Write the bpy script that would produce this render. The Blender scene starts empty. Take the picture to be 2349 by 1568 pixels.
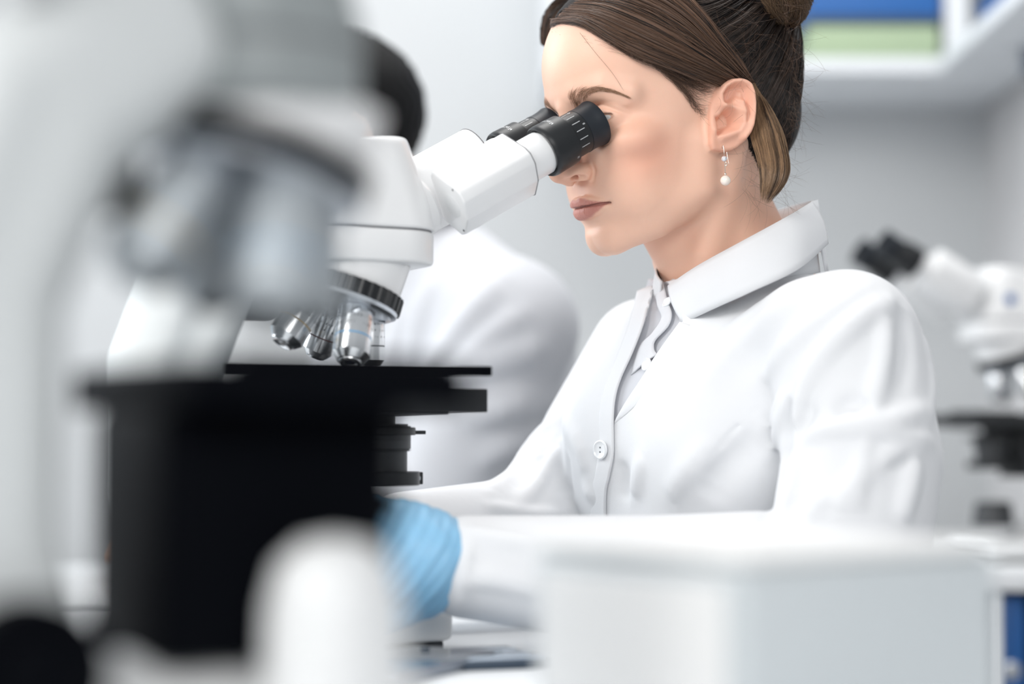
import bpy, bmesh, math, random
import numpy as np
from mathutils import Vector, Matrix
from concurrent.futures import ThreadPoolExecutor
POOL = ThreadPoolExecutor(4)

SC = bpy.context.scene
COL = SC.collection

# ------------------------------------------------------------------ camera, world, lights, exposure
W_PX, H_PX, F_PX = 2349.0, 1568.0, 4567.0        # 70 mm lens on a 36 mm wide frame
PITCH = math.radians(3.0)
CAM = np.array([0.0, 0.0, 0.892])                # bench top is at z = 0.75
FW = np.array([0.0, math.cos(PITCH), math.sin(PITCH)])
UPV = np.array([0.0, -math.sin(PITCH), math.cos(PITCH)])
RT = np.array([1.0, 0.0, 0.0])
BENCH = 0.750

cam_data = bpy.data.cameras.new('camera')
cam_data.lens = 70.0
cam_data.sensor_width = 36.0
cam_data.clip_start = 0.05
cam_data.dof.use_dof = True
cam_data.dof.focus_distance = 1.50
cam_data.dof.aperture_fstop = 2.1
cam_obj = bpy.data.objects.new('camera', cam_data)
COL.objects.link(cam_obj)
cam_obj.location = CAM
cam_obj.rotation_euler = (math.radians(90) + PITCH, 0, 0)
SC.camera = cam_obj

SC.view_settings.view_transform = 'Standard'
SC.view_settings.look = 'None'
SC.view_settings.gamma = 1.0
SC.view_settings.exposure = 0.17
SC.view_settings.use_curve_mapping = False
try:
    SC.cycles.use_denoising = True
    SC.cycles.sample_clamp_indirect = 6.0
except Exception:
    pass

world = bpy.data.worlds.new('bright_lab_daylight')
SC.world = world
world.use_nodes = True
_bg = world.node_tree.nodes['Background']
_bg.inputs[0].default_value = (0.93, 0.965, 1.0, 1)
# the sky is brighter towards the window side of the building
_wn = world.node_tree; _tc = _wn.nodes.new('ShaderNodeTexCoord'); _dp = _wn.nodes.new('ShaderNodeVectorMath'); _dp.operation = 'DOT_PRODUCT'
_dp.inputs[1].default_value = (-0.52, 0.84, 0.16); _mr = _wn.nodes.new('ShaderNodeMapRange'); _mr.interpolation_type = 'SMOOTHSTEP'
_mr.inputs['From Min'].default_value = 0.78; _mr.inputs['From Max'].default_value = 0.97; _mr.inputs['To Min'].default_value = 0.42; _mr.inputs['To Max'].default_value = 1.05
_wn.links.new(_tc.outputs['Generated'], _dp.inputs[0]); _wn.links.new(_dp.outputs['Value'], _mr.inputs['Value']); _wn.links.new(_mr.outputs[0], _bg.inputs[1])

def area(name, loc, target, sx, sy, power, col=(1, 1, 1)):
    d = bpy.data.lights.new(name, 'AREA')
    d.shape = 'RECTANGLE'; d.size = sx; d.size_y = sy; d.energy = power; d.color = col
    o = bpy.data.objects.new(name, d); COL.objects.link(o)
    o.location = loc
    o.rotation_euler = (Vector(target) - Vector(loc)).to_track_quat('-Z', 'Y').to_euler()
    return o
area('window_light', (-2.3, 2.5, 2.1), (0.1, 1.6, 1.05), 1.6, 1.4, 42, (0.93, 0.97, 1.0))
area('front_key_light', (-1.5, 0.1, 2.2), (0.2, 1.5, 0.95), 1.0, 1.0, 27, (1.0, 0.985, 0.96))  # unseen key lamp added at front left to brighten face and coat
area('ceiling_panel_light', (0.1, 2.0, 2.75), (0.1, 1.7, 0.9), 1.2, 0.8, 23, (1.0, 0.99, 0.97))
area('camera_fill_light', (0.3, -1.7, 2.2), (0.1, 1.5, 1.0), 1.8, 1.2, 34, (1.0, 0.985, 0.97))  # unseen fill added behind the camera to brighten the surfaces facing it
area('back_wall_light', (0.3, 2.9, 2.9), (0.3, 3.4, 1.2), 3.0, 0.5, 7, (0.98, 0.99, 1.0))

def unproj(px, py, d):
    """the place a ray of the view reaches at depth d"""
    return CAM + d * (FW + ((px - W_PX / 2) / F_PX) * RT + ((H_PX / 2 - py) / F_PX) * UPV)

# ------------------------------------------------------------------ scene bookkeeping
def tag(o, label=None, cat=None, group=None, kind=None):
    if label: o['label'] = label
    if cat: o['category'] = cat
    if group: o['group'] = group
    if kind: o['kind'] = kind
    return o

def empty(name, loc=(0, 0, 0), rz=0.0, label=None, cat=None, group=None, parent=None):
    o = bpy.data.objects.new(name, None); COL.objects.link(o)
    o.location = loc; o.rotation_euler = (0, 0, rz)
    o.empty_display_size = 0.02
    if parent: o.parent = parent
    return tag(o, label, cat, group)

def link_mesh(name, me, mat=None, parent=None, smooth=True, loc=None):
    o = bpy.data.objects.new(name, me); COL.objects.link(o)
    if mat is not None:
        for m in (mat if isinstance(mat, (list, tuple)) else [mat]):
            me.materials.append(m)
    if parent: o.parent = parent
    if loc is not None: o.location = loc
    if smooth:
        me.polygons.foreach_set('use_smooth', np.ones(len(me.polygons), bool))
    return o

def mesh_np(name, V, F, mat=None, parent=None, smooth=True):
    me = bpy.data.meshes.new(name)
    V = np.asarray(V, np.float32); F = np.asarray(F, np.int32)
    me.vertices.add(len(V)); me.vertices.foreach_set('co', V.ravel())
    n = F.shape[1]
    me.loops.add(F.size); me.loops.foreach_set('vertex_index', F.ravel())
    me.polygons.add(len(F))
    me.polygons.foreach_set('loop_start', np.arange(0, F.size, n, dtype=np.int32))
    try: me.polygons.foreach_set('loop_total', np.full(len(F), n, np.int32))
    except Exception: pass
    me.update(calc_edges=True); me.validate()
    return link_mesh(name, me, mat, parent, smooth)

# ------------------------------------------------------------------ materials
def mat(name, col, rough=0.5, metal=0.0, bump=0.0, bscale=200.0, spec=0.5, coat=0.0, sss=0.0, sheen=0.0, vary=0.0, bdist=0.001):
    m = bpy.data.materials.new(name); m.use_nodes = True
    nt = m.node_tree; b = nt.nodes['Principled BSDF']
    b.inputs['Base Color'].default_value = (*col, 1)
    b.inputs['Roughness'].default_value = rough
    b.inputs['Metallic'].default_value = metal
    b.inputs['Specular IOR Level'].default_value = spec
    if coat: b.inputs['Coat Weight'].default_value = coat; b.inputs['Coat Roughness'].default_value = 0.1
    if sss:
        b.inputs['Subsurface Weight'].default_value = sss
        b.inputs['Subsurface Radius'].default_value = (1.0, 0.35, 0.2)
        b.inputs['Subsurface Scale'].default_value = 0.004
    if sheen: b.inputs['Sheen Weight'].default_value = sheen
    if bump or vary:
        tc = nt.nodes.new('ShaderNodeTexCoord')
        n = nt.nodes.new('ShaderNodeTexNoise'); n.inputs['Scale'].default_value = bscale
        n.inputs['Detail'].default_value = 4
        nt.links.new(tc.outputs['Object'], n.inputs['Vector'])
        if bump:
            bp = nt.nodes.new('ShaderNodeBump'); bp.inputs['Strength'].default_value = bump
            bp.inputs['Distance'].default_value = bdist
            nt.links.new(n.outputs['Fac'], bp.inputs['Height']); nt.links.new(bp.outputs['Normal'], b.inputs['Normal'])
        if vary:
            mx = nt.nodes.new('ShaderNodeMix'); mx.data_type = 'RGBA'
            mx.inputs[6].default_value = (*[c * (1 - vary) for c in col], 1)
            mx.inputs[7].default_value = (*[min(1, c * (1 + vary)) for c in col], 1)
            nt.links.new(n.outputs['Fac'], mx.inputs[0]); nt.links.new(mx.outputs[2], b.inputs['Base Color'])
    return m

# ------------------------------------------------------------------ distance-field modelling
def ell(P, c, r):
    c = np.asarray(c, np.float32); r = np.asarray(r, np.float32)
    q = (P - c) / r; k0 = np.sqrt((q * q).sum(1)); q2 = q / r; k1 = np.sqrt((q2 * q2).sum(1)) + 1e-9
    return k0 * (k0 - 1) / k1

def rell(P, c, r, M):
    """ellipsoid with axes given by the rows of M"""
    Q = (P - np.asarray(c, np.float32)) @ np.asarray(M, np.float32).T
    return ell(Q, (0, 0, 0), r)

def seg(P, a, b):
    a = np.asarray(a, np.float32); b = np.asarray(b, np.float32)
    ab = b - a; t = np.clip(((P - a) @ ab) / max(float(ab @ ab), 1e-12), 0, 1)
    d = P - a - t[:, None] * ab
    return np.sqrt((d * d).sum(1)), t

def chain(P, pts, rad):
    """distance to a polyline of tapering radius"""
    out = None
    for i in range(len(pts) - 1):
        d, t = seg(P, pts[i], pts[i + 1])
        d = d - (rad[i] * (1 - t) + rad[i + 1] * t)
        out = d if out is None else np.minimum(out, d)
    return out

def ridge(P, pts, w):
    """soft ridge along a polyline, fading out at both ends"""
    n = len(pts) - 1; out = np.zeros(len(P), np.float32)
    for i in range(n):
        d, t = seg(P, pts[i], pts[i + 1])
        out = np.maximum(out, np.exp(-(d / w) ** 2) * np.sin(np.clip((i + t) / n, 0.02, 0.98) * math.pi) ** 0.7)
    return out

def pdist(P, pts):
    return chain(P, pts, [0.0] * len(pts))

def smin(a, b, k):
    h = np.clip(0.5 + 0.5 * (b - a) / k, 0, 1)
    return b * (1 - h) + a * h - k * h * (1 - h)

def smax(a, b, k):
    return -smin(-a, -b, k)

def gau(P, c, s):
    q = (P - np.asarray(c, np.float32)) / np.asarray(s, np.float32)
    return np.exp(-(q * q).sum(1))

def poly2(x, y, poly):
    """signed distance to a 2-D polygon (negative inside)"""
    poly = np.asarray(poly, np.float32); n = len(poly)
    d = np.full(x.shape, 1e9, np.float32); s = np.ones(x.shape, np.float32)
    for i in range(n):
        a = poly[i]; b = poly[i - 1]
        ex, ey = b[0] - a[0], b[1] - a[1]; wx, wy = x - a[0], y - a[1]
        t = np.clip((wx * ex + wy * ey) / (ex * ex + ey * ey + 1e-12), 0, 1)
        dx, dy = wx - ex * t, wy - ey * t
        d = np.minimum(d, dx * dx + dy * dy)
        c1 = y >= a[1]; c2 = y < b[1]; c3 = ex * wy > ey * wx
        flip = (c1 & c2 & c3) | (~c1 & ~c2 & ~c3)
        s = np.where(flip, -s, s)
    return s * np.sqrt(d)

def spline(pts, n):
    """Catmull-Rom through pts, n samples"""
    p = np.asarray(pts, float); m = len(p)
    p = np.vstack([2 * p[0] - p[1], p, 2 * p[-1] - p[-2]])
    out = []
    for u in np.linspace(0, m - 1 - 1e-9, n):
        i = int(u); t = u - i; a, b, c, d = p[i], p[i + 1], p[i + 2], p[i + 3]
        out.append(0.5 * ((2 * b) + (c - a) * t + (2 * a - 5 * b + 4 * c - d) * t * t + (3 * b - a - 3 * c + d) * t ** 3))
    return np.array(out)

def sgrid(fn, lo, hi, h, proj=3, margin=1.8, B=8):
    """surface nets of fn inside the box lo..hi at cell size h; returns vertices and quads"""
    lo = np.asarray(lo, float); hi = np.asarray(hi, float)
    nb = np.ceil((hi - lo) / (h * B)).astype(int); n = nb * B + 1
    ci = np.stack(np.meshgrid(*[np.arange(k) for k in nb], indexing='ij'), -1).reshape(-1, 3)
    cc = (lo + (ci + 0.5) * h * B).astype(np.float32)
    dc = fn(cc)
    G = np.empty(n, np.float32)
    sg = np.where(dc > 0, 1e3, -1e3).reshape(nb)
    G[:-1, :-1, :-1] = np.repeat(np.repeat(np.repeat(sg, B, 0), B, 1), B, 2)
    G[-1] = G[-2]; G[:, -1] = G[:, -2]; G[:, :, -1] = G[:, :, -2]
    near = ci[np.abs(dc) < h * B * 0.87 * margin]
    off = np.stack(np.meshgrid(*[np.arange(B + 1)] * 3, indexing='ij'), -1).reshape(-1, 3)
    def job(s):
        idx = (near[s:s + 60][:, None, :] * B + off[None]).reshape(-1, 3)
        G[idx[:, 0], idx[:, 1], idx[:, 2]] = fn((lo + idx * h).astype(np.float32))
    list(POOL.map(job, range(0, len(near), 60)))
    # cells with a sign change
    S = G < 0
    c = S[:-1, :-1, :-1].astype(np.int8)
    tot = np.zeros(np.array(n) - 1, np.int8)
    for dx in (0, 1):
        for dy in (0, 1):
            for dz in (0, 1):
                tot += S[dx:n[0] - 1 + dx, dy:n[1] - 1 + dy, dz:n[2] - 1 + dz]
    act = (tot > 0) & (tot < 8)
    cell = np.argwhere(act); vid = np.full(act.shape, -1, np.int32); vid[act] = np.arange(len(cell))
    acc = np.zeros((len(cell), 3)); cnt = np.zeros(len(cell))
    corners = [(a, b, d) for a in (0, 1) for b in (0, 1) for d in (0, 1)]
    for a in corners:
        for ax in range(3):
            if a[ax] == 1: continue
            b = list(a); b[ax] = 1
            va = G[cell[:, 0] + a[0], cell[:, 1] + a[1], cell[:, 2] + a[2]]
            vb = G[cell[:, 0] + b[0], cell[:, 1] + b[1], cell[:, 2] + b[2]]
            m = (va < 0) != (vb < 0)
            t = np.where(m, va / np.where(m, va - vb, 1), 0)
            p = np.tile(np.array(a, float), (len(cell), 1)); p[:, ax] += t
            acc += p * m[:, None]; cnt += m
    V = (lo + (cell + acc / cnt[:, None]) * h).astype(np.float32)
    quads = []
    for ax in range(3):
        o1, o2 = [(1, 2), (2, 0), (0, 1)][ax]
        sl0 = [slice(None)] * 3; sl1 = [slice(None)] * 3
        sl0[ax] = slice(0, n[ax] - 1); sl1[ax] = slice(1, n[ax])
        A = S[tuple(sl0)]; Bb = S[tuple(sl1)]
        e = np.argwhere(A != Bb)
        ok = (e[:, o1] > 0) & (e[:, o2] > 0) & (e[:, o1] < n[o1] - 1) & (e[:, o2] < n[o2] - 1)
        e = e[ok]; inside = A[e[:, 0], e[:, 1], e[:, 2]]
        def g(d1, d2):
            q = e.copy(); q[:, o1] -= d1; q[:, o2] -= d2
            return vid[q[:, 0], q[:, 1], q[:, 2]]
        q = np.stack([g(1, 1), g(0, 1), g(0, 0), g(1, 0)], 1)
        q = np.where(inside[:, None], q, q[:, ::-1])
        quads.append(q)
    Q = np.vstack(quads)
    Q = Q[(Q >= 0).all(1)]
    e_ = h * 0.35
    def job2(s):
        v = V[s:s + 30000]
        for _ in range(proj):
            d = fn(v); g = np.empty_like(v)
            for ax in range(3):
                dv = np.zeros(3, np.float32); dv[ax] = e_
                g[:, ax] = (fn(v + dv) - fn(v - dv)) / (2 * e_)
            v = v - np.clip(d / ((g * g).sum(1) + 1e-6), -h, h)[:, None] * g * 0.7
        V[s:s + 30000] = v
    list(POOL.map(job2, range(0, len(V), 30000)))
    return V, Q
# ------------------------------------------------------------------ the seated woman's head: frame and shape
# head frame in mm: x towards the face, y towards her left ear, z up
PSI = math.radians(27.0)      # how far she faces the camera
HP = math.radians(15.0)       # how far the head is bent down
_F = np.array([-math.cos(PSI), -math.sin(PSI), 0]); _L = np.array([math.sin(PSI), -math.cos(PSI), 0]); _U = np.array([0, 0, 1.0])
HR = np.stack([_F * math.cos(HP) - _U * math.sin(HP), _L, _F * math.sin(HP) + _U * math.cos(HP)], 1)
HO = np.array([0.12366, 1.54970, 1.13909])

def h2w(P): return HO + (np.asarray(P, float) / 1000.0) @ HR.T
def w2h(P): return ((np.asarray(P, float) - HO) @ HR) * 1000.0
def px2h(px, py, yh):
    d = unproj(px, py, 1.0) - CAM
    a = (HR.T @ (CAM - HO))[1]; b = (HR.T @ d)[1]
    return (HR.T @ (CAM + ((yh / 1000.0 - a) / b) * d - HO)) * 1000.0

# ear: outline and ridges; y follows the flare of the ear
def ear_y(x): return 70.5 + np.clip(4.0 - x, 0, 40) * 0.42
def ear_pts(pp):
    out = []
    for px, py in pp:
        y = 75.0
        for _ in range(6):
            q = px2h(px, py, y); y = float(ear_y(q[0]))
        out.append((q[0], q[2]))
    return np.array(out)
EAR_OUT = ear_pts([(1630, 262), (1631, 232), (1640, 207), (1655, 189), (1674, 179), (1695, 177), (1713, 181), (1725, 193), (1731, 212), (1733, 236),
                   (1732, 262), (1729, 285), (1724, 305), (1714, 324), (1700, 337), (1684, 346), (1664, 349), (1648, 347), (1638, 345), (1631, 330), (1630, 300)])
EAR_HELIX = ear_pts([(1664, 250), (1650, 240), (1648, 215), (1659, 198), (1678, 186), (1700, 185), (1716, 194), (1724, 213), (1727, 240), (1726, 265), (1722, 287), (1714, 303), (1705, 315)])
EAR_ANTI = ear_pts([(1700, 215), (1704, 240), (1707, 262), (1704, 284), (1694, 300), (1676, 308), (1658, 314)])
EAR_CRUS = ear_pts([(1657, 241), (1672, 241), (1688, 248), (1702, 256)])
EAR_CONCHA = ear_pts([(1641, 268), (1652, 262), (1657, 246), (1672, 245), (1686, 251), (1695, 265), (1700, 283), (1692, 296), (1672, 302), (1655, 309), (1645, 313), (1643, 302), (1646, 288)])
EAR_FOSSA = ear_pts([(1659, 234), (1659, 212), (1668, 200), (1684, 194), (1700, 194), (1714, 203), (1718, 225), (1719, 250), (1717, 272), (1710, 282), (1711, 255), (1704, 232), (1690, 226), (1676, 236)])

def ss(a, b, x):
    t = np.clip((x - a) / (b - a), 0, 1); return t * t * (3 - 2 * t)

def pd2(x, z, pts):
    d = np.full(x.shape, 1e9, np.float32)
    for i in range(len(pts) - 1):
        a, b = pts[i], pts[i + 1]; ex, ez = b[0] - a[0], b[1] - a[1]
        t = np.clip(((x - a[0]) * ex + (z - a[1]) * ez) / (ex * ex + ez * ez + 1e-9), 0, 1)
        d = np.minimum(d, np.hypot(x - a[0] - ex * t, z - a[1] - ez * t))
    return d

def ear_sdf(P):
    x, y, z = P[:, 0], P[:, 1], P[:, 2]
    d2 = poly2(x, z, EAR_OUT)
    top = ear_y(x)
    top = top + 5.0 * np.exp(-(pd2(x, z, EAR_HELIX) / 2.9) ** 2)
    top = top + 3.4 * np.exp(-(pd2(x, z, EAR_ANTI) / 3.4) ** 2)
    top = top + 1.8 * np.exp(-(pd2(x, z, EAR_CRUS) / 2.0) ** 2)
    top = top - 4.8 * ss(1.5, -3.0, poly2(x, z, EAR_FOSSA))
    top = top - 10.5 * ss(1.0, -5.0, poly2(x, z, EAR_CONCHA))
    q = (x - EAR_CONCHA[-2][0] - 1.0) ** 2 + (z - EAR_CONCHA[-2][1] - 1.5) ** 2
    top = top + 2.0 * np.exp(-q / 14.0)                                  # tragus
    lob = ss(-12, -24, z)
    top = top - 1.0 * lob
    th = 5.5 + 8.0 * ss(-6, 4, x) + 3.0 * (1 - lob) * ss(-18, 0, x)
    dh = np.maximum(y - top, (top - th) - y) * 0.75
    return smax(d2 + 0.6, dh, 3.0)

def eye_parts(P):
    """y-symmetric: P already mirrored"""
    x, y, z = P[:, 0], P[:, 1], P[:, 2]
    lid = ell(P, (66.5, 31, 19.0), (14.2, 15.5, 13.4))
    return lid

MOUTH = [(95.2, 0, -41.6), (94.8, 6, -41.4), (92.6, 13, -41.8), (88.4, 20, -42.6), (82.2, 25.5, -43.3)]
LIP_UP = [(-1, -36.0), (3, -35.0), (6, -34.6), (11, -36.0), (17, -38.6), (22, -41.0), (26.5, -43.2)]
LIP_LO = [(-1, -53.2), (5, -53.0), (11, -51.6), (17, -48.9), (22, -46.1), (26.5, -43.4)]
SKULL = lambda P: smin(ell(P, (-12, 0, 46), (101, 74, 82)), ell(P, (24, 0, 58), (66, 61, 62)), 14)

def head_sdf(P0):
    P = P0.copy(); near = P0[:, 1] > 0
    P[:, 1] = np.abs(P[:, 1])
    x, y, z = P[:, 0], P[:, 1], P[:, 2]
    d = SKULL(P)
    d = smin(d, ell(P, (30, 0, -6), (56, 58, 66)), 12)                    # face block
    d = smin(d, ell(P, (52, 22, -30), (34, 32, 42)), 10)                  # cheeks
    d = smin(d, ell(P, (66, 0, -44), (26, 29, 26)), 10)                   # mouth barrel
    d = smin(d, ell(P, (57, 41, -2), (21, 18, 14)), 10)                   # cheekbone
    d = smin(d, chain(P, [(8, 50, -16), (14, 46, -48), (48, 29, -66), (76, 8, -70)], [13, 11.5, 11.5, 12.5]), 12)   # jaw
    d = smin(d, ell(P, (74.5, 0, -67.5), (14.5, 18, 14.2)), 8)            # chin
    d = smin(d, ell(P, (20, 32, -40), (40, 22, 30)), 12)
    # brow
    d = smin(d, chain(P, [(80, 4, 40), (79, 20, 41), (72, 38, 41), (58, 50, 33)], [9, 8.5, 8, 8]), 9)
    # eye sockets and lids
    d = d + 7.5 * gau(P, (84, 28, 22), (15, 15, 12)) + 3.0 * gau(P, (92, 15, 20), (14, 7, 12))
    d = smin(d, eye_parts(P), 4.0)
    # under-eye, zygoma, temple
    d = d - 1.5 * gau(P, (66, 42, 0), (16, 14, 9)) + 3.0 * gau(P, (45, 66, 42), (22, 14, 22))
    d = d + 2.5 * gau(P, (44, 58, -34), (20, 16, 16))
    # nose
    nb = chain(P, [(86, 0, 33), (87.5, 0, 22), (94, 0, 8), (101.5, 0, -5), (106.3, 0, -12.6)], [6.5, 5.2, 5.8, 6.8, 7.4])
    d = smin(d, nb, 6)
    d = smin(d, ell(P, (95.5, 8.5, -15.5), (10.5, 7.6, 6.8)), 4.0)
    d = smin(d, ell(P, (90.5, 12.3, -16.5), (7.5, 5.2, 6.6)), 3.0)
    d = smin(d, chain(P, [(106, 0, -16), (98.5, 0, -21.5)], [3.6, 3.8]), 3.0)
    d = smax(d, -chain(P, [(104.0, 9.0, -20.4), (99, 13.6, -19.8), (94.0, 14.6, -20.6)], [1.8, 2.8, 2.1]), 2.0)
    d = smax(d, -chain(P, [(99, 9.5, -20.5), (94, 7.0, -10)], [2.8, 2.4]), 1.5)
    d = d + 1.4 * np.exp(-(pdist(P, [(87, 17, -9), (84.5, 18.5, -17), (87.5, 15.5, -24)]) / 1.9) ** 2)
    # lips
    up = chain(P, [(93.6, 0, -38.9), (93.3, 5, -38.3), (91.6, 12, -39.3), (87.6, 19, -41.2), (82.0, 25, -43.0)], [4.3, 4.6, 3.9, 2.7, 1.2])
    lo = chain(P, [(91.6, 0, -46.9), (91.2, 6, -46.8), (88.8, 13, -46.2), (85.2, 20, -44.9), (81.6, 25, -43.6)], [5.8, 5.8, 4.9, 3.2, 1.2])
    d = smin(d, up, 2.6)
    d = smin(d, lo, 2.2)
    md = pdist(P, MOUTH)
    d = d + 2.4 * np.exp(-(md / 1.15) ** 2)
    d = d + 1.6 * gau(P, (81.5, 27.0, -43.6), (6, 3.2, 3.0))
    d = d + 2.2 * gau(P, (91, 0, -58.5), (7, 14, 4.5))                    # fold under the lip
    d = d + 1.3 * np.exp(-(pdist(P, [(100, 0, -26), (99.5, 0, -33)]) / 2.3) ** 2)   # philtrum
    d = d + 0.7 * np.exp(-(pdist(P, [(84, 21, -18), (80.5, 28, -32), (76, 33, -46)]) / 2.4) ** 2)
    # upper lid crease and opening between the lids
    cre = [(77, 22, 27), (76.7, 30.9, 30.0), (76.1, 35.6, 28.6), (74.5, 40.9, 26.0), (71.3, 44.7, 23.0), (67.1, 47.3, 19.5), (62, 50, 16.5)]
    d = d + 2.1 * np.exp(-(pdist(P, cre) / 1.15) ** 2)
    d = d - 1.0 * np.exp(-(pdist(P, [(79, 30, 34), (77, 38, 33), (73, 45, 29), (66, 51, 24)]) / 3.4) ** 2)
    slit = [(80.5, 17, 16), (83.5, 25, 17.5), (82.5, 33, 18.6), (79, 39, 19.2), (76, 42.5, 19.4), (73.6, 45.6, 19.2)]
    d = smax(d, -chain(P, slit, [1.0, 3.0, 3.6, 3.4, 2.4, 0.6]), 0.7)
    low = [(80, 21, 10), (80, 30, 7.5), (75, 40, 9), (69, 47, 12)]
    d = d + 0.5 * np.exp(-(pdist(P, low) / 1.6) ** 2)
    # ears
    d = smin(d, ear_sdf(P), 3.0)
    return d

# neck, in the head frame (it leans back and down into the collar)
def neck_sdf(P):
    d = chain(P, [(-22, 0, -10), (-16, 0, -60), (-30, 0, -125), (-44, 0, -175)], [50, 49, 52, 62])
    P2 = P.copy(); P2[:, 1] = np.abs(P2[:, 1])
    d = smin(d, chain(P2, [(-18, 52, -22), (10, 30, -100), (16, 16, -150)], [13, 12, 11]), 10)      # neck muscle
    d = smin(d, chain(P, [(34, 0, -62), (20, 0, -100), (8, 0, -150)], [16, 16, 16]), 16)      # throat
    return d

# the rubber eyecups press into the skin round the eyes
SCOPE_LOC = np.array([-0.0964, 1.437, 0.750]); SCOPE_YAW = math.radians(27.0); TUBE = math.radians(29.5)
def scope2w(x, y, z):
    c, s = math.cos(SCOPE_YAW), math.sin(SCOPE_YAW)
    return SCOPE_LOC + np.array([x * c - y * s, x * s + y * c, z]) / 1000.0
CUPS = []
for _y, _z in ((-31.0, 386.0), (31.0, 391.0)):
    _e = w2h(scope2w(161.5, _y, _z - 2.3)); _b = w2h(scope2w(161.5 - 50 * math.cos(TUBE), _y, _z - 2.3 - 50 * math.sin(TUBE)))
    CUPS.append((_e, (_b - _e) / np.linalg.norm(_b - _e)))

def face_sdf(P):
    d = smin(head_sdf(P), neck_sdf(P), 9)
    for e, ax in CUPS:
        q = P - (e - ax * 1.6).astype(np.float32); s = q @ ax.astype(np.float32)
        m = (s > -4) & (s < 60)
        if m.any():
            r = np.sqrt(np.maximum((q[m] ** 2).sum(1) - s[m] ** 2, 0)) - 18.6
            d[m] = smax(d[m], -np.maximum(r, -s[m]), 3.0)
    return d
# ------------------------------------------------------------------ cloth, skin and hair materials
def cloth_mat(name, col, weave=1600, bump=0.15):
    m = mat(name, col, rough=0.85, spec=0.25)
    nt = m.node_tree; b = nt.nodes['Principled BSDF']
    b.inputs['Sheen Weight'].default_value = 0.15
    tc = nt.nodes.new('ShaderNodeTexCoord')
    n1 = nt.nodes.new('ShaderNodeTexNoise'); n1.inputs['Scale'].default_value = weave; n1.inputs['Detail'].default_value = 2
    n2 = nt.nodes.new('ShaderNodeTexNoise'); n2.inputs['Scale'].default_value = 28; n2.inputs['Detail'].default_value = 3
    nt.links.new(tc.outputs['Object'], n1.inputs['Vector']); nt.links.new(tc.outputs['Object'], n2.inputs['Vector'])
    b1 = nt.nodes.new('ShaderNodeBump'); b1.inputs['Strength'].default_value = bump; b1.inputs['Distance'].default_value = 0.0004
    b2 = nt.nodes.new('ShaderNodeBump'); b2.inputs['Strength'].default_value = 0.25; b2.inputs['Distance'].default_value = 0.003
    nt.links.new(n1.outputs['Fac'], b1.inputs['Height']); nt.links.new(n2.outputs['Fac'], b2.inputs['Height'])
    nt.links.new(b2.outputs['Normal'], b1.inputs['Normal']); nt.links.new(b1.outputs['Normal'], b.inputs['Normal'])
    return m
CLOTH = cloth_mat('white_cotton', (0.735, 0.745, 0.765))
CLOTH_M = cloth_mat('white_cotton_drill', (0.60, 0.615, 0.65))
BLOUSE = cloth_mat('pale_blouse_cotton', (0.60, 0.61, 0.65))

_skin = None
def skin_material():
    global _skin
    if _skin: return _skin
    m = mat('skin', (0.80, 0.50, 0.36), rough=0.46, spec=0.42, sss=0.15)
    nt = m.node_tree; b = nt.nodes['Principled BSDF']; N = nt.nodes.new; Lk = nt.links.new
    at = N('ShaderNodeAttribute'); at.attribute_name = 'face_marks'
    sep = N('ShaderNodeSeparateColor'); Lk(at.outputs['Color'], sep.inputs[0])
    tc = N('ShaderNodeTexCoord')
    n = N('ShaderNodeTexNoise'); n.inputs['Scale'].default_value = 60; n.inputs['Detail'].default_value = 5
    Lk(tc.outputs['Object'], n.inputs['Vector'])
    def mixc(a, c2, fac):
        x = N('ShaderNodeMix'); x.data_type = 'RGBA'
        if isinstance(a, tuple): x.inputs[6].default_value = (*a, 1)
        else: Lk(a, x.inputs[6])
        x.inputs[7].default_value = (*c2, 1)
        Lk(fac, x.inputs[0]); return x.outputs[2]
    def mul(s, k):
        q = N('ShaderNodeMath'); q.operation = 'MULTIPLY'; Lk(s, q.inputs[0]); q.inputs[1].default_value = k; return q.outputs[0]
    base = mixc((0.86, 0.545, 0.41), (0.81, 0.48, 0.35), mul(n.outputs['Fac'], 0.7))
    c = mixc(base, (0.78, 0.34, 0.23), mul(sep.outputs[1], 0.72))
    c = mixc(c, (0.50, 0.185, 0.155), mul(sep.outputs[0], 0.86))
    c = mixc(c, (0.12, 0.035, 0.03), mul(sep.outputs[2], 0.75))
    Lk(c, b.inputs['Base Color'])
    fine = N('ShaderNodeTexVoronoi'); fine.inputs['Scale'].default_value = 900; Lk(tc.outputs['Object'], fine.inputs['Vector'])
    bp = N('ShaderNodeBump'); bp.inputs['Strength'].default_value = 0.10; bp.inputs['Distance'].default_value = 0.0003
    Lk(fine.outputs['Distance'], bp.inputs['Height'])
    # fine vertical creases, on the lips only
    mp = N('ShaderNodeMapping'); mp.inputs['Scale'].default_value = (1500, 1500, 90); Lk(tc.outputs['Object'], mp.inputs['Vector'])
    ln_ = N('ShaderNodeTexNoise'); ln_.inputs['Scale'].default_value = 0.5; ln_.inputs['Detail'].default_value = 1; Lk(mp.outputs[0], ln_.inputs['Vector'])
    b2 = N('ShaderNodeBump'); b2.inputs['Distance'].default_value = 0.0012; Lk(ln_.outputs['Fac'], b2.inputs['Height']); Lk(mul(sep.outputs[0], 0.55), b2.inputs['Strength'])
    Lk(bp.outputs['Normal'], b2.inputs['Normal']); Lk(b2.outputs['Normal'], b.inputs['Normal'])
    _skin = m
    return m

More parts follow.
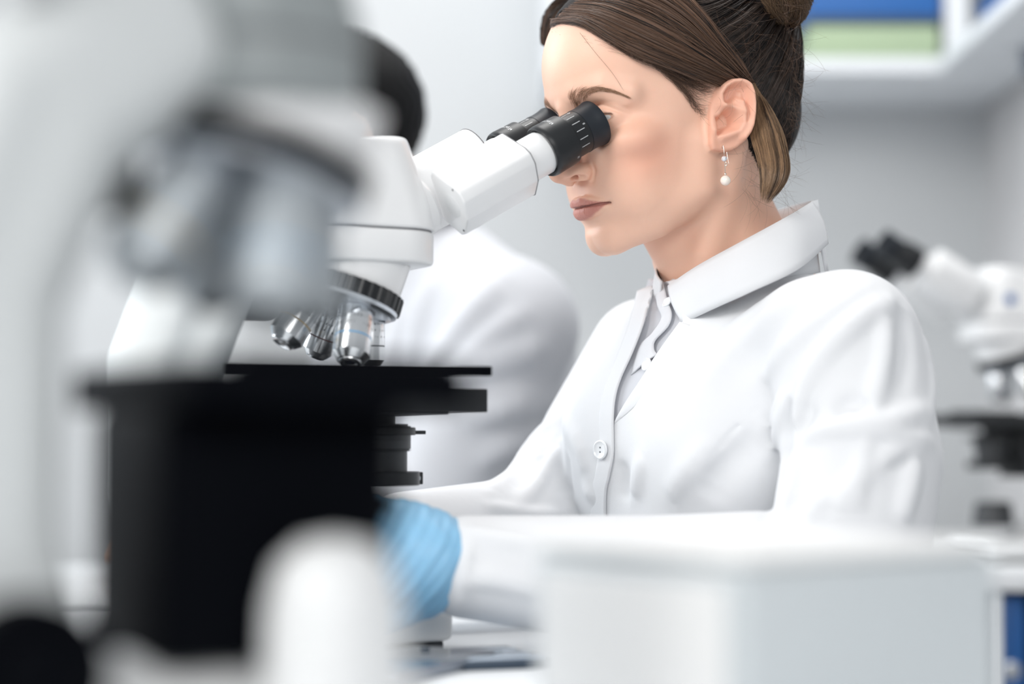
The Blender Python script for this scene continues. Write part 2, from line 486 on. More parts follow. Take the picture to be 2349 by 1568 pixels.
def hair_mat(name, dark, light, rough=0.42):
    m = mat(name, dark, rough=rough, spec=0.55)
    nt = m.node_tree; b = nt.nodes['Principled BSDF']; N = nt.nodes.new; Lk = nt.links.new
    at = N('ShaderNodeAttribute'); at.attribute_name = 'strand'
    x = N('ShaderNodeMix'); x.data_type = 'RGBA'; x.inputs[6].default_value = (*dark, 1); x.inputs[7].default_value = (*light, 1)
    Lk(at.outputs['Fac'], x.inputs[0]); Lk(x.outputs[2], b.inputs['Base Color'])
    return m
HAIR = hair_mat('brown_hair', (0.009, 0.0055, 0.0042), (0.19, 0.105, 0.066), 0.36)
HAIR_TIP = hair_mat('golden_brown_hair', (0.030, 0.016, 0.009), (0.40, 0.245, 0.135))  # golden brown of the hanging lock and the bun
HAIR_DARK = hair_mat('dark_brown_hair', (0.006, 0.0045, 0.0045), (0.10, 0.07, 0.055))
HAIR_BASE = mat('hair_underlayer', (0.008, 0.0055, 0.005), rough=0.6, spec=0.2)
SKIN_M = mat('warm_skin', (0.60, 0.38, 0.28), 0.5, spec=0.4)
# ------------------------------------------------------------------ the seated woman: body, coat, hair
def W(px, py, d): return unproj(px, py, d) * 1000.0
def raycast(fn, px, py, d0=1.2, d1=1.9, n=500, miss=True):
    """first point of the surface fn=0 along a view ray (mm); nearest approach when it misses"""
    t = np.linspace(d0, d1, n)
    P = (CAM[None] + t[:, None] * (FW + ((px - W_PX / 2) / F_PX) * RT + ((H_PX / 2 - py) / F_PX) * UPV)[None]) * 1000
    v = fn(P.astype(np.float32))
    i = np.argmax(v < 0)
    if v[i] < 0 and i > 0:
        u = v[i - 1] / (v[i - 1] - v[i]); return P[i - 1] + (P[i] - P[i - 1]) * u
    return P[np.argmin(v)]

TF = np.array([-math.cos(math.radians(33)), -math.sin(math.radians(33)), 0])
TL = np.array([math.sin(math.radians(33)), -math.cos(math.radians(33)), 0])
TM = np.stack([TF, TL, [0, 0, 1.0]])                     # rows: forward, left, up of her trunk
SH_N = W(1940, 790, 1.43); SH_F = W(1482, 815, 1.68)
EL_N = W(1935, 1345, 1.36); WR_N = W(1075, 1300, 1.352)
EL_F = W(1262, 1205, 1.62); WR_F = W(930, 1240, 1.54)
CHEST = W(1690, 960, 1.565); WAIST = W(1700, 1350, 1.58); HIP = np.array([250., 1580., 480.])
NECKB = h2w((-34, 0, -140)) * 1000.0

def trunk_sdf(P, off=0.0):
    d = rell(P, CHEST + np.array([0, 0, -15]), (105, 126, 150), TM)
    d = smin(d, rell(P, WAIST, (96, 116, 190), TM), 60)
    d = smin(d, chain(P, [WAIST, HIP], [104, 140]), 50)
    d = smin(d, rell(P, NECKB - TF * 22 + np.array([0, 0, -42]), (66, 84, 34), TM), 24)
    bust = CHEST + TF * 52 + np.array([0, 0, -22])
    d = smin(d, rell(P, bust + TL * 60, (56, 56, 62), TM), 40)
    d = smin(d, rell(P, bust - TL * 60, (56, 56, 62), TM), 40)
    d = smin(d, chain(P, [NECKB + np.array([0, 0, -76]), SH_N + np.array([-20, 10, 9])], [36, 40]), 36)
    d = smin(d, chain(P, [NECKB + np.array([0, 0, -76]), SH_F + np.array([20, -15, 10])], [36, 38]), 36)
    return d - off

def near_arm(P, off=0.0):
    d = chain(P, [SH_N, (SH_N + EL_N) / 2 + np.array([12, 0, 0]), EL_N], [54, 56, 55])
    return d - off
def near_fore(P, off=0.0):
    return chain(P, [EL_N, (EL_N + WR_N) / 2 + np.array([0, 0, -4]), WR_N], [54, 46, 35]) - off
def far_arm(P, off=0.0):
    d = chain(P, [SH_F, (SH_F + EL_F) / 2, EL_F], [48, 48, 44])
    return smin(d, chain(P, [EL_F, WR_F], [42, 38]), 14) - off

def coat_base(P):
    d = trunk_sdf(P)
    d = smin(d, near_arm(P), 7)
    d = smin(d, near_fore(P), 8)
    d = smin(d, far_arm(P), 9)
    return d

# creases traced over the cloth: (view points), width mm, height mm
FOLDS = [
 ([(2040, 690), (1960, 740), (1890, 810), (1845, 900), (1822, 990)], 9, 8),
 ([(1985, 660), (1900, 720), (1800, 800), (1740, 880)], 10, 3),
 ([(1925, 640), (1800, 700), (1690, 790), (1600, 900)], 14, 2.5),
 ([(1860, 640), (1740, 710), (1620, 800)], 10, 2),
 ([(2030, 720), (2030, 800), (2010, 900), (1985, 985)], 8, 4),
 ([(1925, 955), (1990, 975), (2060, 965), (2125, 940)], 9, 7),
 ([(1830, 1010), (1900, 985), (1985, 985), (2060, 1000), (2130, 1010)], 7, 6),
 ([(2125, 1010), (2040, 1050), (1960, 1110), (1920, 1180)], 9, 6),
 ([(1990, 1000), (1975, 1080), (1960, 1180)], 8, 3),
 ([(1825, 1040), (1815, 1110), (1780, 1180)], 8, 5),
 ([(1830, 880), (1790, 960), (1770, 1040)], 7, 4),
 ([(1800, 900), (1760, 990)], 7, 3),
 ([(2120, 760), (2135, 880), (2110, 1000)], 6, 3),
 ([(2105, 1050), (2085, 1130), (2070, 1190)], 8, 5),
 ([(1640, 1010), (1580, 1075), (1530, 1140)], 12, 2.5),
 ([(1475, 1040), (1455, 1140)], 9, 3),
 ([(1345, 1120), (1360, 1140)], 7, 2),
 ([(1300, 940), (1320, 1010), (1345, 1090)], 9, 2),
 ([(1275, 960), (1200, 1040), (1130, 1130)], 9, 4),
 ([(1285, 1020), (1240, 1100), (1180, 1170)], 7, 4),
 ([(1290, 1180), (1210, 1180), (1120, 1160)], 7, 4),
 ([(1060, 1215), (1150, 1235), (1260, 1250)], 8, 3),
 ([(1050, 1330), (1140, 1330), (1250, 1360)], 9, 2),
 ([(1080, 1230), (1070, 1300), (1060, 1390)], 5, 1.2),
 ([(1350, 800), (1310, 900), (1300, 1000)], 10, 2),
 ([(1900, 1130), (1860, 1180)], 10, 3),
]
VALLEYS = [
 ([(1820, 900), (1806, 1000), (1790, 1100), (1760, 1190)], 8, 7),
 ([(2000, 940), (1950, 930), (1925, 950)], 8, 4),
 ([(2100, 1040), (2000, 1075), (1945, 1140)], 9, 5),
 ([(1860, 930), (1835, 1010)], 8, 3),
 ([(1925, 760), (1870, 850), (1840, 960)], 8, 3.5),
 ([(2070, 700), (2075, 800), (2060, 900)], 9, 3),
 ([(1740, 1000), (1670, 1070), (1630, 1140)], 14, 3),
 ([(1640, 700), (1720, 650), (1830, 610)], 8, 3),
 ([(1428, 1060), (1430, 1145)], 9, 3),
 ([(1300, 1040), (1303, 1140)], 8, 3),
 ([(1240, 1040), (1180, 1120)], 7, 3),
]
SEAM = [(1812, 878), (1740, 935), (1670, 1000), (1600, 1080), (1575, 1145)]
_folds = None
def prep_folds():
    global _folds
    _folds = []
    for L_, s in ((FOLDS, -1), (VALLEYS, 1)):
        for pts, w, a in L_:
            p3 = [raycast(coat_base, x, y) for x, y in pts]
            p3 = spline(p3, 2 * len(pts) + 1)
            c = p3.mean(0); r = np.abs(p3 - c).max() + 3 * w
            _folds.append((p3, w * 0.8, a * s * 2.3, c, r * 1.8))
    p3 = spline([raycast(coat_base, x, y) for x, y in SEAM], 12)
    _folds.append((p3, 1.6, 1.3, p3.mean(0), 260))

# the open front: where the blouse shows (view outline)
V_OPEN = [(1507, 640), (1487, 720), (1462, 790), (1428, 862), (1411, 915), (1408, 968), (1440, 915), (1473, 865), (1506, 813), (1540, 765), (1566, 735), (1552, 700), (1534, 655)]
def to_px(P):
    v = P / 1000.0 - CAM; d = v @ FW
    return W_PX / 2 + F_PX * (v @ RT) / d, H_PX / 2 - F_PX * (v @ UPV) / d, d

def coat_sdf(P):
    d = coat_base(P)
    for p3, w, a, c, r in _folds:
        m = np.abs(P - c.astype(np.float32)).max(1) < r
        if m.any():
            d[m] += a * ridge(P[m], p3, w)
    # open front
    x, y, dd = to_px(P)
    m = (dd < 1.6) & (x > 1380) & (x < 1600) & (y > 600) & (y < 1000)
    if m.any():
        pd = poly2(x[m].astype(np.float32), y[m].astype(np.float32), V_OPEN)
        d[m] += 9.0 * ss(3, -2, pd)
    # neck opening and sleeve ends
    hole = chain(P, [h2w((-28, 0, -90)) * 1000, NECKB + np.array([0, 0, 4]), NECKB + np.array([0, 0, -30])], [66, 65, 50])
    d = smax(d, -hole, 5)
    for wr, el in ((WR_N, EL_N), (WR_F, EL_F)):
        ax = (wr - el) / np.linalg.norm(wr - el)
        cut = (P - (wr + ax * 16).astype(np.float32)) @ ax.astype(np.float32)
        reach = np.sqrt(((P - wr.astype(np.float32)) ** 2).sum(1))
        inner = chain(P, [wr - ax * 24, wr + ax * 60], [28, 31])
        near = reach < 130
        d = np.where(near, smax(smax(d, cut, 2), -inner, 2), d)
    d = np.maximum(d, 560.0 - P[:, 2])
    return d

def build_woman():
    root = empty('person', (HIP[0] / 1000, HIP[1] / 1000, 0.0), 0, 'woman with brown hair and pearl earring in white coat looking into the sharp microscope', 'person')
    def par(o):
        o.parent = root; o.matrix_parent_inverse = Matrix.Translation(-Vector(root.location)); return o
    # --- skin
    V, Q = sgrid(face_sdf, (-125, -100, -172), (128, 100, 140), 1.15, proj=3)
    keep_attr = V.copy()
    def limbs(P):
        d = trunk_sdf(P, -14)
        d = smin(d, near_arm(P, -16), 20); d = smin(d, near_fore(P, -14), 14); d = smin(d, far_arm(P, -14), 14)
        d = smin(d, chain(P, [WAIST, HIP], [84, 112]), 40)
        for s in (1, -1):
            kn = HIP + TF * 400 + TL * 95 * s; ft = kn + np.array([30, 30, -435])
            d = smin(d, chain(P, [HIP + TL * 70 * s, kn, ft, ft + TF * 120], [82, 62, 42, 34]), 20)
        d = smin(d, hand_sdf(P, 'near', -1.6), 10); d = smin(d, hand_sdf(P, 'far', -1.6), 10)
        return d
    V2, Q2 = sgrid(limbs, (-330, 1080, 0), (420, 1900, 1010), 6.0, proj=1)
    VW = np.vstack([h2w(V), V2 / 1000.0]); QQ = np.vstack([Q, Q2 + len(V)])
    body = par(mesh_np('body', VW, QQ, skin_material()))
    col = np.zeros((len(VW), 4), np.float32); col[:, 3] = 1
    x, y, z = keep_attr[:, 0], np.abs(keep_attr[:, 1]), keep_attr[:, 2]
    up_z = np.interp(y, *zip(*LIP_UP)); lo_z = np.interp(y, *zip(*LIP_LO))
    lip = ss(-0.5, 1.1, up_z - z) * ss(-0.4, 1.6, z - lo_z) * (x > 76) * ss(27.0, 25.0, y)
    line = np.exp(-(pdist(np.stack([x, y, z], 1), MOUTH) / 1.1) ** 2) * (x > 74)
    n = len(V)
    col[:n, 0] = lip
    H = np.stack([x, y, z], 1)
    blush = gau(H, (58, 50, -14), (24, 26, 20)) * 0.8 + gau(H, (104, 0, -10), (14, 14, 14)) * 0.6 + 0.55 * ss(2, -1.0, poly2(x, z, EAR_OUT)) * (y > 66)
    col[:n, 1] = np.clip(blush, 0, 1)
    col[:n, 2] = line
    at = body.data.color_attributes.new('face_marks', 'FLOAT_COLOR', 'POINT')
    at.data.foreach_set('color', col.ravel())
    tag(body, 'fair warm skin of face, ear and neck')
    # --- coat
    prep_folds()
    V, Q = sgrid(coat_sdf, (-230, 1240, 548), (460, 1800, 1130), 2.3, proj=3)
    coat = par(mesh_np('lab_coat', V / 1000, Q, CLOTH))
    def trousers(P):
        d = chain(P, [HIP + np.array([0, 0, 30]), HIP], [128, 134])
        for s in (1, -1):
            kn = HIP + TF * 400 + TL * 95 * s; ft = kn + np.array([30, 30, -400])
            d = smin(d, chain(P, [HIP + TL * 80 * s, kn, ft], [94, 72, 56]), 20)
        return smax(d, 70 - P[:, 2], 2)
    V, Q = sgrid(trousers, (-330, 1180, 60), (420, 1900, 640), 9.0, proj=1)
    par(mesh_np('trousers', V / 1000, Q, DENIM))
    return root, par, coat, body

def strip(name, A, B, th, m, par_, n=60, mid=0.0, parent=None):
    """a cloth band between two 3-D curves (mm), given thickness; mid bows it outward"""
    A = spline(A, n); B = spline(B, n)
    rows = []
    K = 9
    cen = (A.mean(0) + B.mean(0)) / 2
    S = np.zeros((K, n, 3))
    for k in range(K):
        t = k / (K - 1); S[k] = A * (1 - t) + B * t
    du = np.gradient(S, axis=1); dv = np.gradient(S, axis=0)
    N = np.cross(du, dv); N /= np.linalg.norm(N, axis=2, keepdims=True) + 1e-9
    if (N[K // 2, n // 2] @ (CAM * 1000 - S[K // 2, n // 2])) < 0: N = -N
    bow = np.sin(np.linspace(0, math.pi, K))[:, None, None] * mid
    S = S + N * bow
    top = S + N * th / 2; bot = S - N * th / 2
    V = np.concatenate([top.reshape(-1, 3), bot.reshape(-1, 3)]); F = []
    o = K * n
    for k in range(K - 1):
        for i in range(n - 1):
            a = k * n + i; F.append((a, a + 1, a + n + 1, a + n)); F.append((o + a, o + a + n, o + a + n + 1, o + a + 1))
    for i in range(n - 1):
        F.append((i, o + i, o + i + 1, i + 1)); a = (K - 1) * n + i; F.append((a, a + 1, o + a + 1, o + a))
    for k in range(K - 1):
        a = k * n; F.append((a, a + n, o + a + n, o + a)); a = k * n + n - 1; F.append((a, o + a, o + a + n, a + n))
    ob = mesh_np(name, V / 1000, np.array(F), m)
    if par_: par_(ob)
    if parent is not None:
        mw = parent.matrix_world.copy(); ob.parent = parent
    return ob

def lathe(name, prof, seg=48, m=None, parent=None, org=(0, 0, 0), axis=(0, 0, 1), smooth=True):
    """revolve (s, r) pairs about an axis; s runs along the axis, metres"""
    a = Vector(axis).normalized(); u = a.orthogonal().normalized(); v = a.cross(u)
    V = []; F = []; n = len(prof)
    for s, r in prof:
        for k in range(seg):
            t = 2 * math.pi * k / seg
            V.append(Vector(org) + a * s + (u * math.cos(t) + v * math.sin(t)) * max(r, 1e-5))
    for i in range(n - 1):
        for k in range(seg):
            k2 = (k + 1) % seg
            F.append((i * seg + k, i * seg + k2, (i + 1) * seg + k2, (i + 1) * seg + k))
    me = bpy.data.meshes.new(name)
    me.from_pydata(V, [], F + [tuple(range(seg))[::-1], tuple((n - 1) * seg + k for k in range(seg))])
    bm = bmesh.new(); bm.from_mesh(me); bmesh.ops.recalc_face_normals(bm, faces=bm.faces); bm.to_mesh(me); bm.free()
    o = link_mesh(name, me, m, parent, smooth)
    if smooth: auto_smooth(o)
    return o

def auto_smooth(o, ang=35):
    me = o.data
    bm = bmesh.new(); bm.from_mesh(me)
    for e in bm.edges:
        if len(e.link_faces) == 2 and e.calc_face_angle(0) > math.radians(ang): e.smooth = False
        else: e.smooth = True
    bm.to_mesh(me); bm.free()

# ---- gloved hands
def hand_frames(which):
    if which == 'near':
        w = WR_N; c = W(938, 1262, 1.40); back = np.array([0.15, -0.95, 0.25]); kn = W(795, 1240, 1.318)
    else:
        w = WR_F; c = W(800, 1190, 1.50); back = np.array([0.0, -0.3, 0.95]); kn = W(715, 1218, 1.535)
    fx = (kn - w) / np.linalg.norm(kn - w)
    back = back - fx * (back @ fx); back /= np.linalg.norm(back)
    sd = np.cross(fx, back)                      # across the knuckles
    return w, c, kn, fx, back, sd
_hf = {}
def hand_sdf(P, which, off=0.0):
    if which not in _hf: _hf[which] = hand_frames(which)
    w, c, kn, fx, back, sd = _hf[which]
    M = np.stack([fx, sd, back])
    L = np.linalg.norm(kn - w)
    d = chain(P, [w - fx * 25, w + fx * 25], [27, 29])
    d = smin(d, rell(P, w + fx * L * 0.55, (L * 0.52, 36, 18), M), 12)
    s = 1.0
    for k, (o, ln) in enumerate(((-27, 36), (-9.5, 41), (8.5, 39), (25, 31))):
        b0 = w + fx * (L * 0.80) + sd * o
        p1 = b0 + fx * ln * 0.62 - back * 3
        p2 = p1 + (fx * 0.55 - back * 0.83) * ln * 0.72
        p3 = p2 + (-fx * 0.25 - back * 0.97) * ln * 0.55
        d = smin(d, chain(P, [b0, p1, p2, p3], [10.5, 9.3, 8.4, 7.4]), 3.5)
    t0 = w + fx * L * 0.25 - sd * 26 - back * 8 if which == 'far' else w + fx * L * 0.25 + sd * (-26 if sd[2] > 0 else 26) * 1 - back * 8
    sg = -1 if which == 'far' else (-1 if sd[2] > 0 else 1)
    up = sd * sg
    d = smin(d, chain(P, [w + fx * L * 0.2 + up * 18 - back * 8, w + fx * L * 0.55 + up * 42 - back * 14, w + fx * L * 0.95 + up * 44 - back * 24, w + fx * L * 1.2 + up * 34 - back * 34], [15, 11.5, 10, 8]), 8)
    return d - off

def glove_sdf(which):
    w, c, kn, fx, back, sd = hand_frames(which)
    def fn(P):
        d = hand_sdf(P, which, 0.6)
        q = (P - w.astype(np.float32)); u = q @ fx.astype(np.float32); v = q @ sd.astype(np.float32)
        d = d + 0.55 * np.sin(u * 0.42 + 2.6 * np.sin(v * 0.07 + 1) + 0.9 * np.sin(v * 0.21)) * np.exp(-((u - 8) / 34) ** 2) + 0.25 * np.sin(u * 0.8 + v * 0.3 + 2 * np.sin(u * 0.05))
        d = smax(d, (-25 - u), 2)
        return d
    return fn
# ------------------------------------------------------------------ strands
def tubes(name, curves, radii, shade, m, sides=3):
    """many hair strands as one mesh; curves (K,n,3) in mm; radii (K,); shade (K,)"""
    C_ = np.asarray(curves, float); K, n, _ = C_.shape
    T = np.gradient(C_, axis=1); T /= np.linalg.norm(T, axis=2, keepdims=True) + 1e-9
    ref = np.array([0.31, 0.83, 0.46]); A = np.cross(T, ref); A /= np.linalg.norm(A, axis=2, keepdims=True) + 1e-9
    B = np.cross(T, A)
    taper = np.ones(n); taper[-1] = 0.15; taper[-2] = 0.55
    V = np.zeros((K, n, sides, 3))
    for s in range(sides):
        t = 2 * math.pi * s / sides
        V[:, :, s] = C_ + (A * math.cos(t) + B * math.sin(t)) * (np.asarray(radii)[:, None] * taper[None])[..., None]
    idx = np.arange(K * n * sides).reshape(K, n, sides)
    F = []
    for s in range(sides):
        s2 = (s + 1) % sides
        F.append(np.stack([idx[:, :-1, s], idx[:, :-1, s2], idx[:, 1:, s2], idx[:, 1:, s]], -1).reshape(-1, 4))
    o = mesh_np(name, V.reshape(-1, 3) / 1000, np.vstack(F), m)
    a = o.data.attributes.new('strand', 'FLOAT', 'POINT')
    a.data.foreach_set('value', np.repeat(np.asarray(shade, np.float32), n * sides))
    return o

RNG = np.random.default_rng(7)
def scalp(P):
    """where hair lies: skull grown a little, in world mm"""
    return SKULL_AB(w2h(P / 1000.0).astype(np.float32))
def SKULL_AB(H):
    d = SKULL(H)
    d = smin(d, ell(H, (-62, 0, 2), (48, 58, 52)), 20)
    return smin(d, chain(H, [(-22, 0, -10), (-22, 0, -60), (-34, 0, -120)], [50, 48, 50]), 16)

def lay(px, off=3.0, d0=1.3, d1=1.75):
    """guide traced over the head: points (px, py) or (px, py, extra lift mm)"""
    out = []
    for p in px:
        o_ = off + (p[2] if len(p) > 2 else 0)
        out.append(raycast(lambda P: scalp(P) - o_, p[0], p[1], d0, d1))
    return np.array(out)

def fan(guides, K, n=26, lift=(0.0, 3.0), wob=0.8, spread=1.0, r=(0.13, 0.24), clump=60, seed=1, tip=0.0, shade=None, bias=1.0, tight=0.5, ends=(1.0, 1.0)):
    """strands interpolated across a row of guide curves"""
    rg = np.random.default_rng(seed)
    G = np.array([spline(g, n) for g in guides])                # (g, n, 3)
    u = rg.random(K) ** bias * (len(G) - 1)
    cl = np.linspace(0, len(G) - 1, clump) + rg.normal(0, (len(G) - 1) / clump * 0.3, clump)
    ci = np.abs(u[:, None] - cl[None]).argmin(1)
    u_end = u * (1 - tight) + cl[ci] * tight
    tt = np.linspace(0, 1, n)
    uu = np.clip(u[:, None] * (1 - tt) + u_end[:, None] * tt, 0, len(G) - 1 - 1e-6)
    i = uu.astype(int); f_ = (uu - i)[..., None]
    j = np.arange(n)[None].repeat(K, 0)
    C_ = G[i, j] * (1 - f_) + G[np.minimum(i + 1, len(G) - 1), j] * f_
    nrm = C_ - (HO * 1000 + HR @ np.array([-10, 0, 40.0]))
    nrm /= np.linalg.norm(nrm, axis=2, keepdims=True)
    cl_l = rg.random(clump) * (lift[1] - lift[0]) + lift[0]
    h = cl_l[ci] * 0.7 + rg.random(K) * (lift[1] - lift[0]) * 0.5
    C_ = C_ + nrm * (h[:, None] * np.sin(np.linspace(0.25, math.pi - 0.25, n))[None])[..., None]
    ph = rg.random((K, 3)) * 6.28; fr = 2 + rg.random((K, 3)) * 3
    C_ = C_ + wob * spread * 0.6 * np.sin(tt[None, :, None] * fr[:, None, :] * 3.0 + ph[:, None, :])
    if ends[0] < 1.0:
        e_ = rg.uniform(ends[0], ends[1], K)[:, None] * np.arange(n)[None]; i0 = np.minimum(e_.astype(int), n - 2); fr_ = (e_ - i0)[..., None]; kk = np.arange(K)[:, None]
        C_ = C_[kk, i0] * (1 - fr_) + C_[kk, i0 + 1] * fr_
    sh = np.clip(shade if shade is not None else 0.22 + 0.28 * rg.normal(0, 1, clump)[ci] + 0.28 * np.abs(rg.normal(0, 1, K)), 0, 1)
    return C_, rg.uniform(r[0], r[1], K), sh

def hair_cap_sdf(H):
    P = H.copy(); P[:, 1] = np.abs(P[:, 1])
    x, y, z = P[:, 0], P[:, 1], P[:, 2]
    d = smin(SKULL(P), ell(P, (-62, 0, 2), (48, 58, 52)), 20) - 2.0
    # cut away the face: hairline seen from the side
    d = smax(d, poly2(x, z, HAIR_REGION) * 0.8, 2.0)
    d = smax(d, -np.maximum(poly2(x, z, EAR_OUT) - 0.5, 25 - y), 1.0)
    return d
HAIR_REGION = np.array([(74, 112), (65, 106), (52, 90), (40, 69), (29, 52), (14, 40), (0, 33), (-10, 24), (-22, 12), (-30, -10), (-38, -30), (-52, -46), (-80, -60), (-140, -50), (-150, 60), (-110, 150), (0, 160), (60, 140)])

def build_woman_details(root, par, coat, body):
    # --- eyes
    for s in (1, -1):
        c = h2w((65.8, 31.5 * s, 18.0))
        e = uv_sphere('eyeball', c, 0.0128, EYE); par(e)
        gaze = HR @ np.array([0.93, 0, -0.36]); g = gaze / np.linalg.norm(gaze)
        ir = lathe('iris', [(0.0, 0.0058), (0.0006, 0.0056), (0.0011, 0.003), (0.0012, 0.0001)], 32, IRIS, None, c + g * 0.0119, g)
        par(ir)
    # --- eyebrows
    for s in (1, -1):
        top = [(90, 14, 40.5), (86, 24, 42.8), (80, 36, 42.6), (72, 47, 38), (64, 55, 30.5)]
        bot = [(92, 14, 31.0), (87, 24, 34.5), (81, 36, 38.2), (72.5, 47, 35.8), (64, 55, 30.0)]
        T = spline(top, 60); B = spline(bot, 60); cur = []; rr = []; sh = []
        for k in range(430):
            u = RNG.random() ** 0.85; v = RNG.random(); i = int(u * 58)
            p = T[i] * (1 - v) + B[i] * v
            tang = T[i + 1] - T[i]; tang /= np.linalg.norm(tang)
            upd = np.array([0, 0, 1.0]); dirn = tang * (0.35 + u * 0.9) + upd * (0.85 - 1.0 * u - (1 - v) * 0.35) + RNG.normal(0, 0.12, 3)
            dirn /= np.linalg.norm(dirn); L_ = RNG.uniform(4.5, 7.5) * (1 - 0.3 * u)
            pts = []
            for t in np.linspace(0, 1, 5):
                q = p + dirn * L_ * t + tang * 1.2 * t * t
                qf = q.copy()
                for _ in range(3):
                    Q1 = np.array([qf], np.float32); dv = float(head_sdf(Q1)[0])
                    nn = qf - np.array([30, 0, 20.0]); nn /= np.linalg.norm(nn); qf = qf - nn * (dv - (0.25 + 0.5 * math.sin(t * 3.0)))
                pts.append(qf)
            pts = np.array(pts); pts[:, 1] *= s
            if any(((np.linalg.norm(np.cross(pts - e_, a_), axis=1) < 19.5) & ((pts - e_) @ a_ > -3.5)).any() for e_, a_ in CUPS): continue
            cur.append(h2w(pts) * 1000); rr.append(RNG.uniform(0.065, 0.12) * (1 - 0.3 * u)); sh.append(RNG.uniform(0, 0.5) + 0.2 * u)
        par(tubes('eyebrow', cur, rr, sh, BROW))
    # --- eyelashes
    for s in (1, -1):
        cur = []
        for k in range(70):
            u = k / 69
            q = spline([(80, 19, 19.5), (82.5, 26, 21.0), (81.5, 34, 21.8), (78.2, 40.5, 22.3), (74.6, 45.2, 20.4)], 70)[k]
            out = np.array([0.75, 0.15 + 0.6 * u, -0.25]); out /= np.linalg.norm(out)
            L_ = 5.5
            pts = [q + out * L_ * t + np.array([0, 0, 1.0]) * 2.6 * t * t + RNG.normal(0, 0.08, 3) for t in np.linspace(0, 1, 6)]
            pts = np.array(pts); pts[:, 1] *= s; cur.append(h2w(pts) * 1000)
        par(tubes('eyelashes', cur, [0.09] * len(cur), [0.0] * len(cur), HAIR_DARK))
    # --- hair: under layer and the brushed-back strands
    V, Q = sgrid(hair_cap_sdf, (-140, -90, -75), (100, 90, 150), 2.0, proj=2)
    hair = par(mesh_np('hair', h2w(V), Q, HAIR_BASE))
    def hp(o):
        par(o); return o
    sets = []
    # front sweep from the parting over the temple to behind the ear
    low = [(1268, 50), (1330, 52), (1400, 94), (1468, 131), (1535, 158), (1610, 186), (1665, 205, -5), (1715, 235, -10)]
    g1 = [(1276, 46), (1345, 46), (1420, 84), (1490, 118), (1560, 148), (1625, 175), (1676, 196, -4), (1724, 222, -10)]
    g2 = [(1298, 26), (1370, 36), (1450, 70), (1520, 104), (1590, 138), (1650, 168), (1688, 188, -2), (1730, 215, -9)]
    g3 = [(1330, 2), (1400, 10), (1480, 40), (1550, 78), (1610, 120), (1665, 158), (1698, 183, -1), (1735, 212, -8)]
    g4 = [(1390, -30), (1450, -22), (1520, 8), (1580, 52), (1632, 104), (1678, 150), (1706, 178), (1738, 212, -6)]
    g5 = [(1480, -60), (1530, -45), (1575, -10), (1612, 36), (1655, 95), (1694, 145), (1716, 176), (1741, 214, -5)]
    gs = [lay(g, 3.0) for g in (low, g1, g2, g3, g4, g5)]
    c, r, s = fan(gs, 5200, 30, (0.5, 6.0), 0.5, 1, (0.10, 0.21), 110, 3, tight=0.6)
    sets.append(hp(tubes('hair_strands', c, r, s, HAIR)))
    c, r, s = fan(gs, 260, 30, (5.5, 7.5), 1.6, 1.6, (0.05, 0.10), 90, 31, tight=0.1, ends=(0.35, 1.0))
    sets.append(hp(tubes('hair_strands', c, r, np.clip(s + 0.45, 0, 1), HAIR)))
    # side burn wisps
    sb = [[(1500, 145, -2), (1560, 172, -2.2), (1610, 192, -2.2), (1650, 200, -3)], [(1510, 155, -2), (1565, 190, -2.5), (1605, 214, -2.5), (1642, 218, -2.6)],
          [(1525, 165, -2), (1572, 212, -2.8), (1600, 243, -2.9), (1632, 250, -2.9)], [(1545, 175, -2), (1585, 232, -2.9), (1604, 262, -3), (1626, 280, -3)]]
    c, r, s = fan([lay(g, 3.2) for g in sb], 330, 18, (0, 1.2), 1.6, 1.8, (0.035, 0.065), 60, 5, tight=0.05, bias=1.7, ends=(0.5, 1.0))
    sets.append(hp(tubes('hair_strands', c, r, s, HAIR)))
    # soft new hairs along the hairline
    hl1 = [(1264, 64, -2), (1325, 60, -2), (1396, 100, -2.2), (1464, 142, -2.2), (1535, 170, -2), (1600, 196, -2)]
    hl2 = [(1268, 50, -1.5), (1330, 48, -1), (1402, 88, -1), (1472, 128, -1), (1542, 155, -1), (1612, 184, -1)]
    c, r, s = fan([lay(g, 3.0) for g in (hl1, hl2)], 300, 22, (0, 1.5), 1.4, 1.6, (0.035, 0.07), 60, 6, tight=0.1, bias=0.45, ends=(0.3, 1.0))
    sets.append(hp(tubes('hair_strands', c, r, s, HAIR)))
    # crown: brushed up to the bun
    c0 = [(1560, -50), (1580, 0), (1640, -30), (1720, -60), (1790, -50, 3)]
    c1 = [(1600, 30), (1640, 20), (1690, -5), (1740, -30), (1790, -40, 3)]
    c2 = [(1640, 90), (1690, 60), (1730, 25), (1765, -10), (1795, -36, 3)]
    c3 = [(1690, 160), (1730, 110), (1760, 60), (1785, 15), (1800, -30, 3)]
    c4 = [(1735, 230), (1765, 160), (1788, 95), (1803, 35), (1808, -25, 2)]
    c5 = [(1765, 300), (1795, 215), (1810, 130), (1816, 55), (1814, -20, 2)]
    c6 = [(1785, 345), (1812, 270), (1824, 180), (1824, 95), (1818, -15, 2)]
    gs = [lay(g, 2.5, 1.3, 1.8) for g in (c0, c1, c2, c3, c4, c5, c6)]
    c, r, s = fan(gs, 3200, 26, (0.5, 8.0), 1.1, 1.2, (0.13, 0.26), 80, 9, tight=0.5)
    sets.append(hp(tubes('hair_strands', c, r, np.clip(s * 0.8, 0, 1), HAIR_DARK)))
    # hair at the nape, lifted to the knot
    n0 = [(1700, 330, -8), (1730, 300, -6), (1765, 250, -2), (1795, 160), (1805, 60)]
    n1 = [(1725, 400, -8), (1755, 350, -5), (1785, 290, -1), (1810, 190), (1815, 80)]
    n2 = [(1760, 440, -6), (1785, 380, -2), (1803, 310), (1820, 210), (1822, 90)]
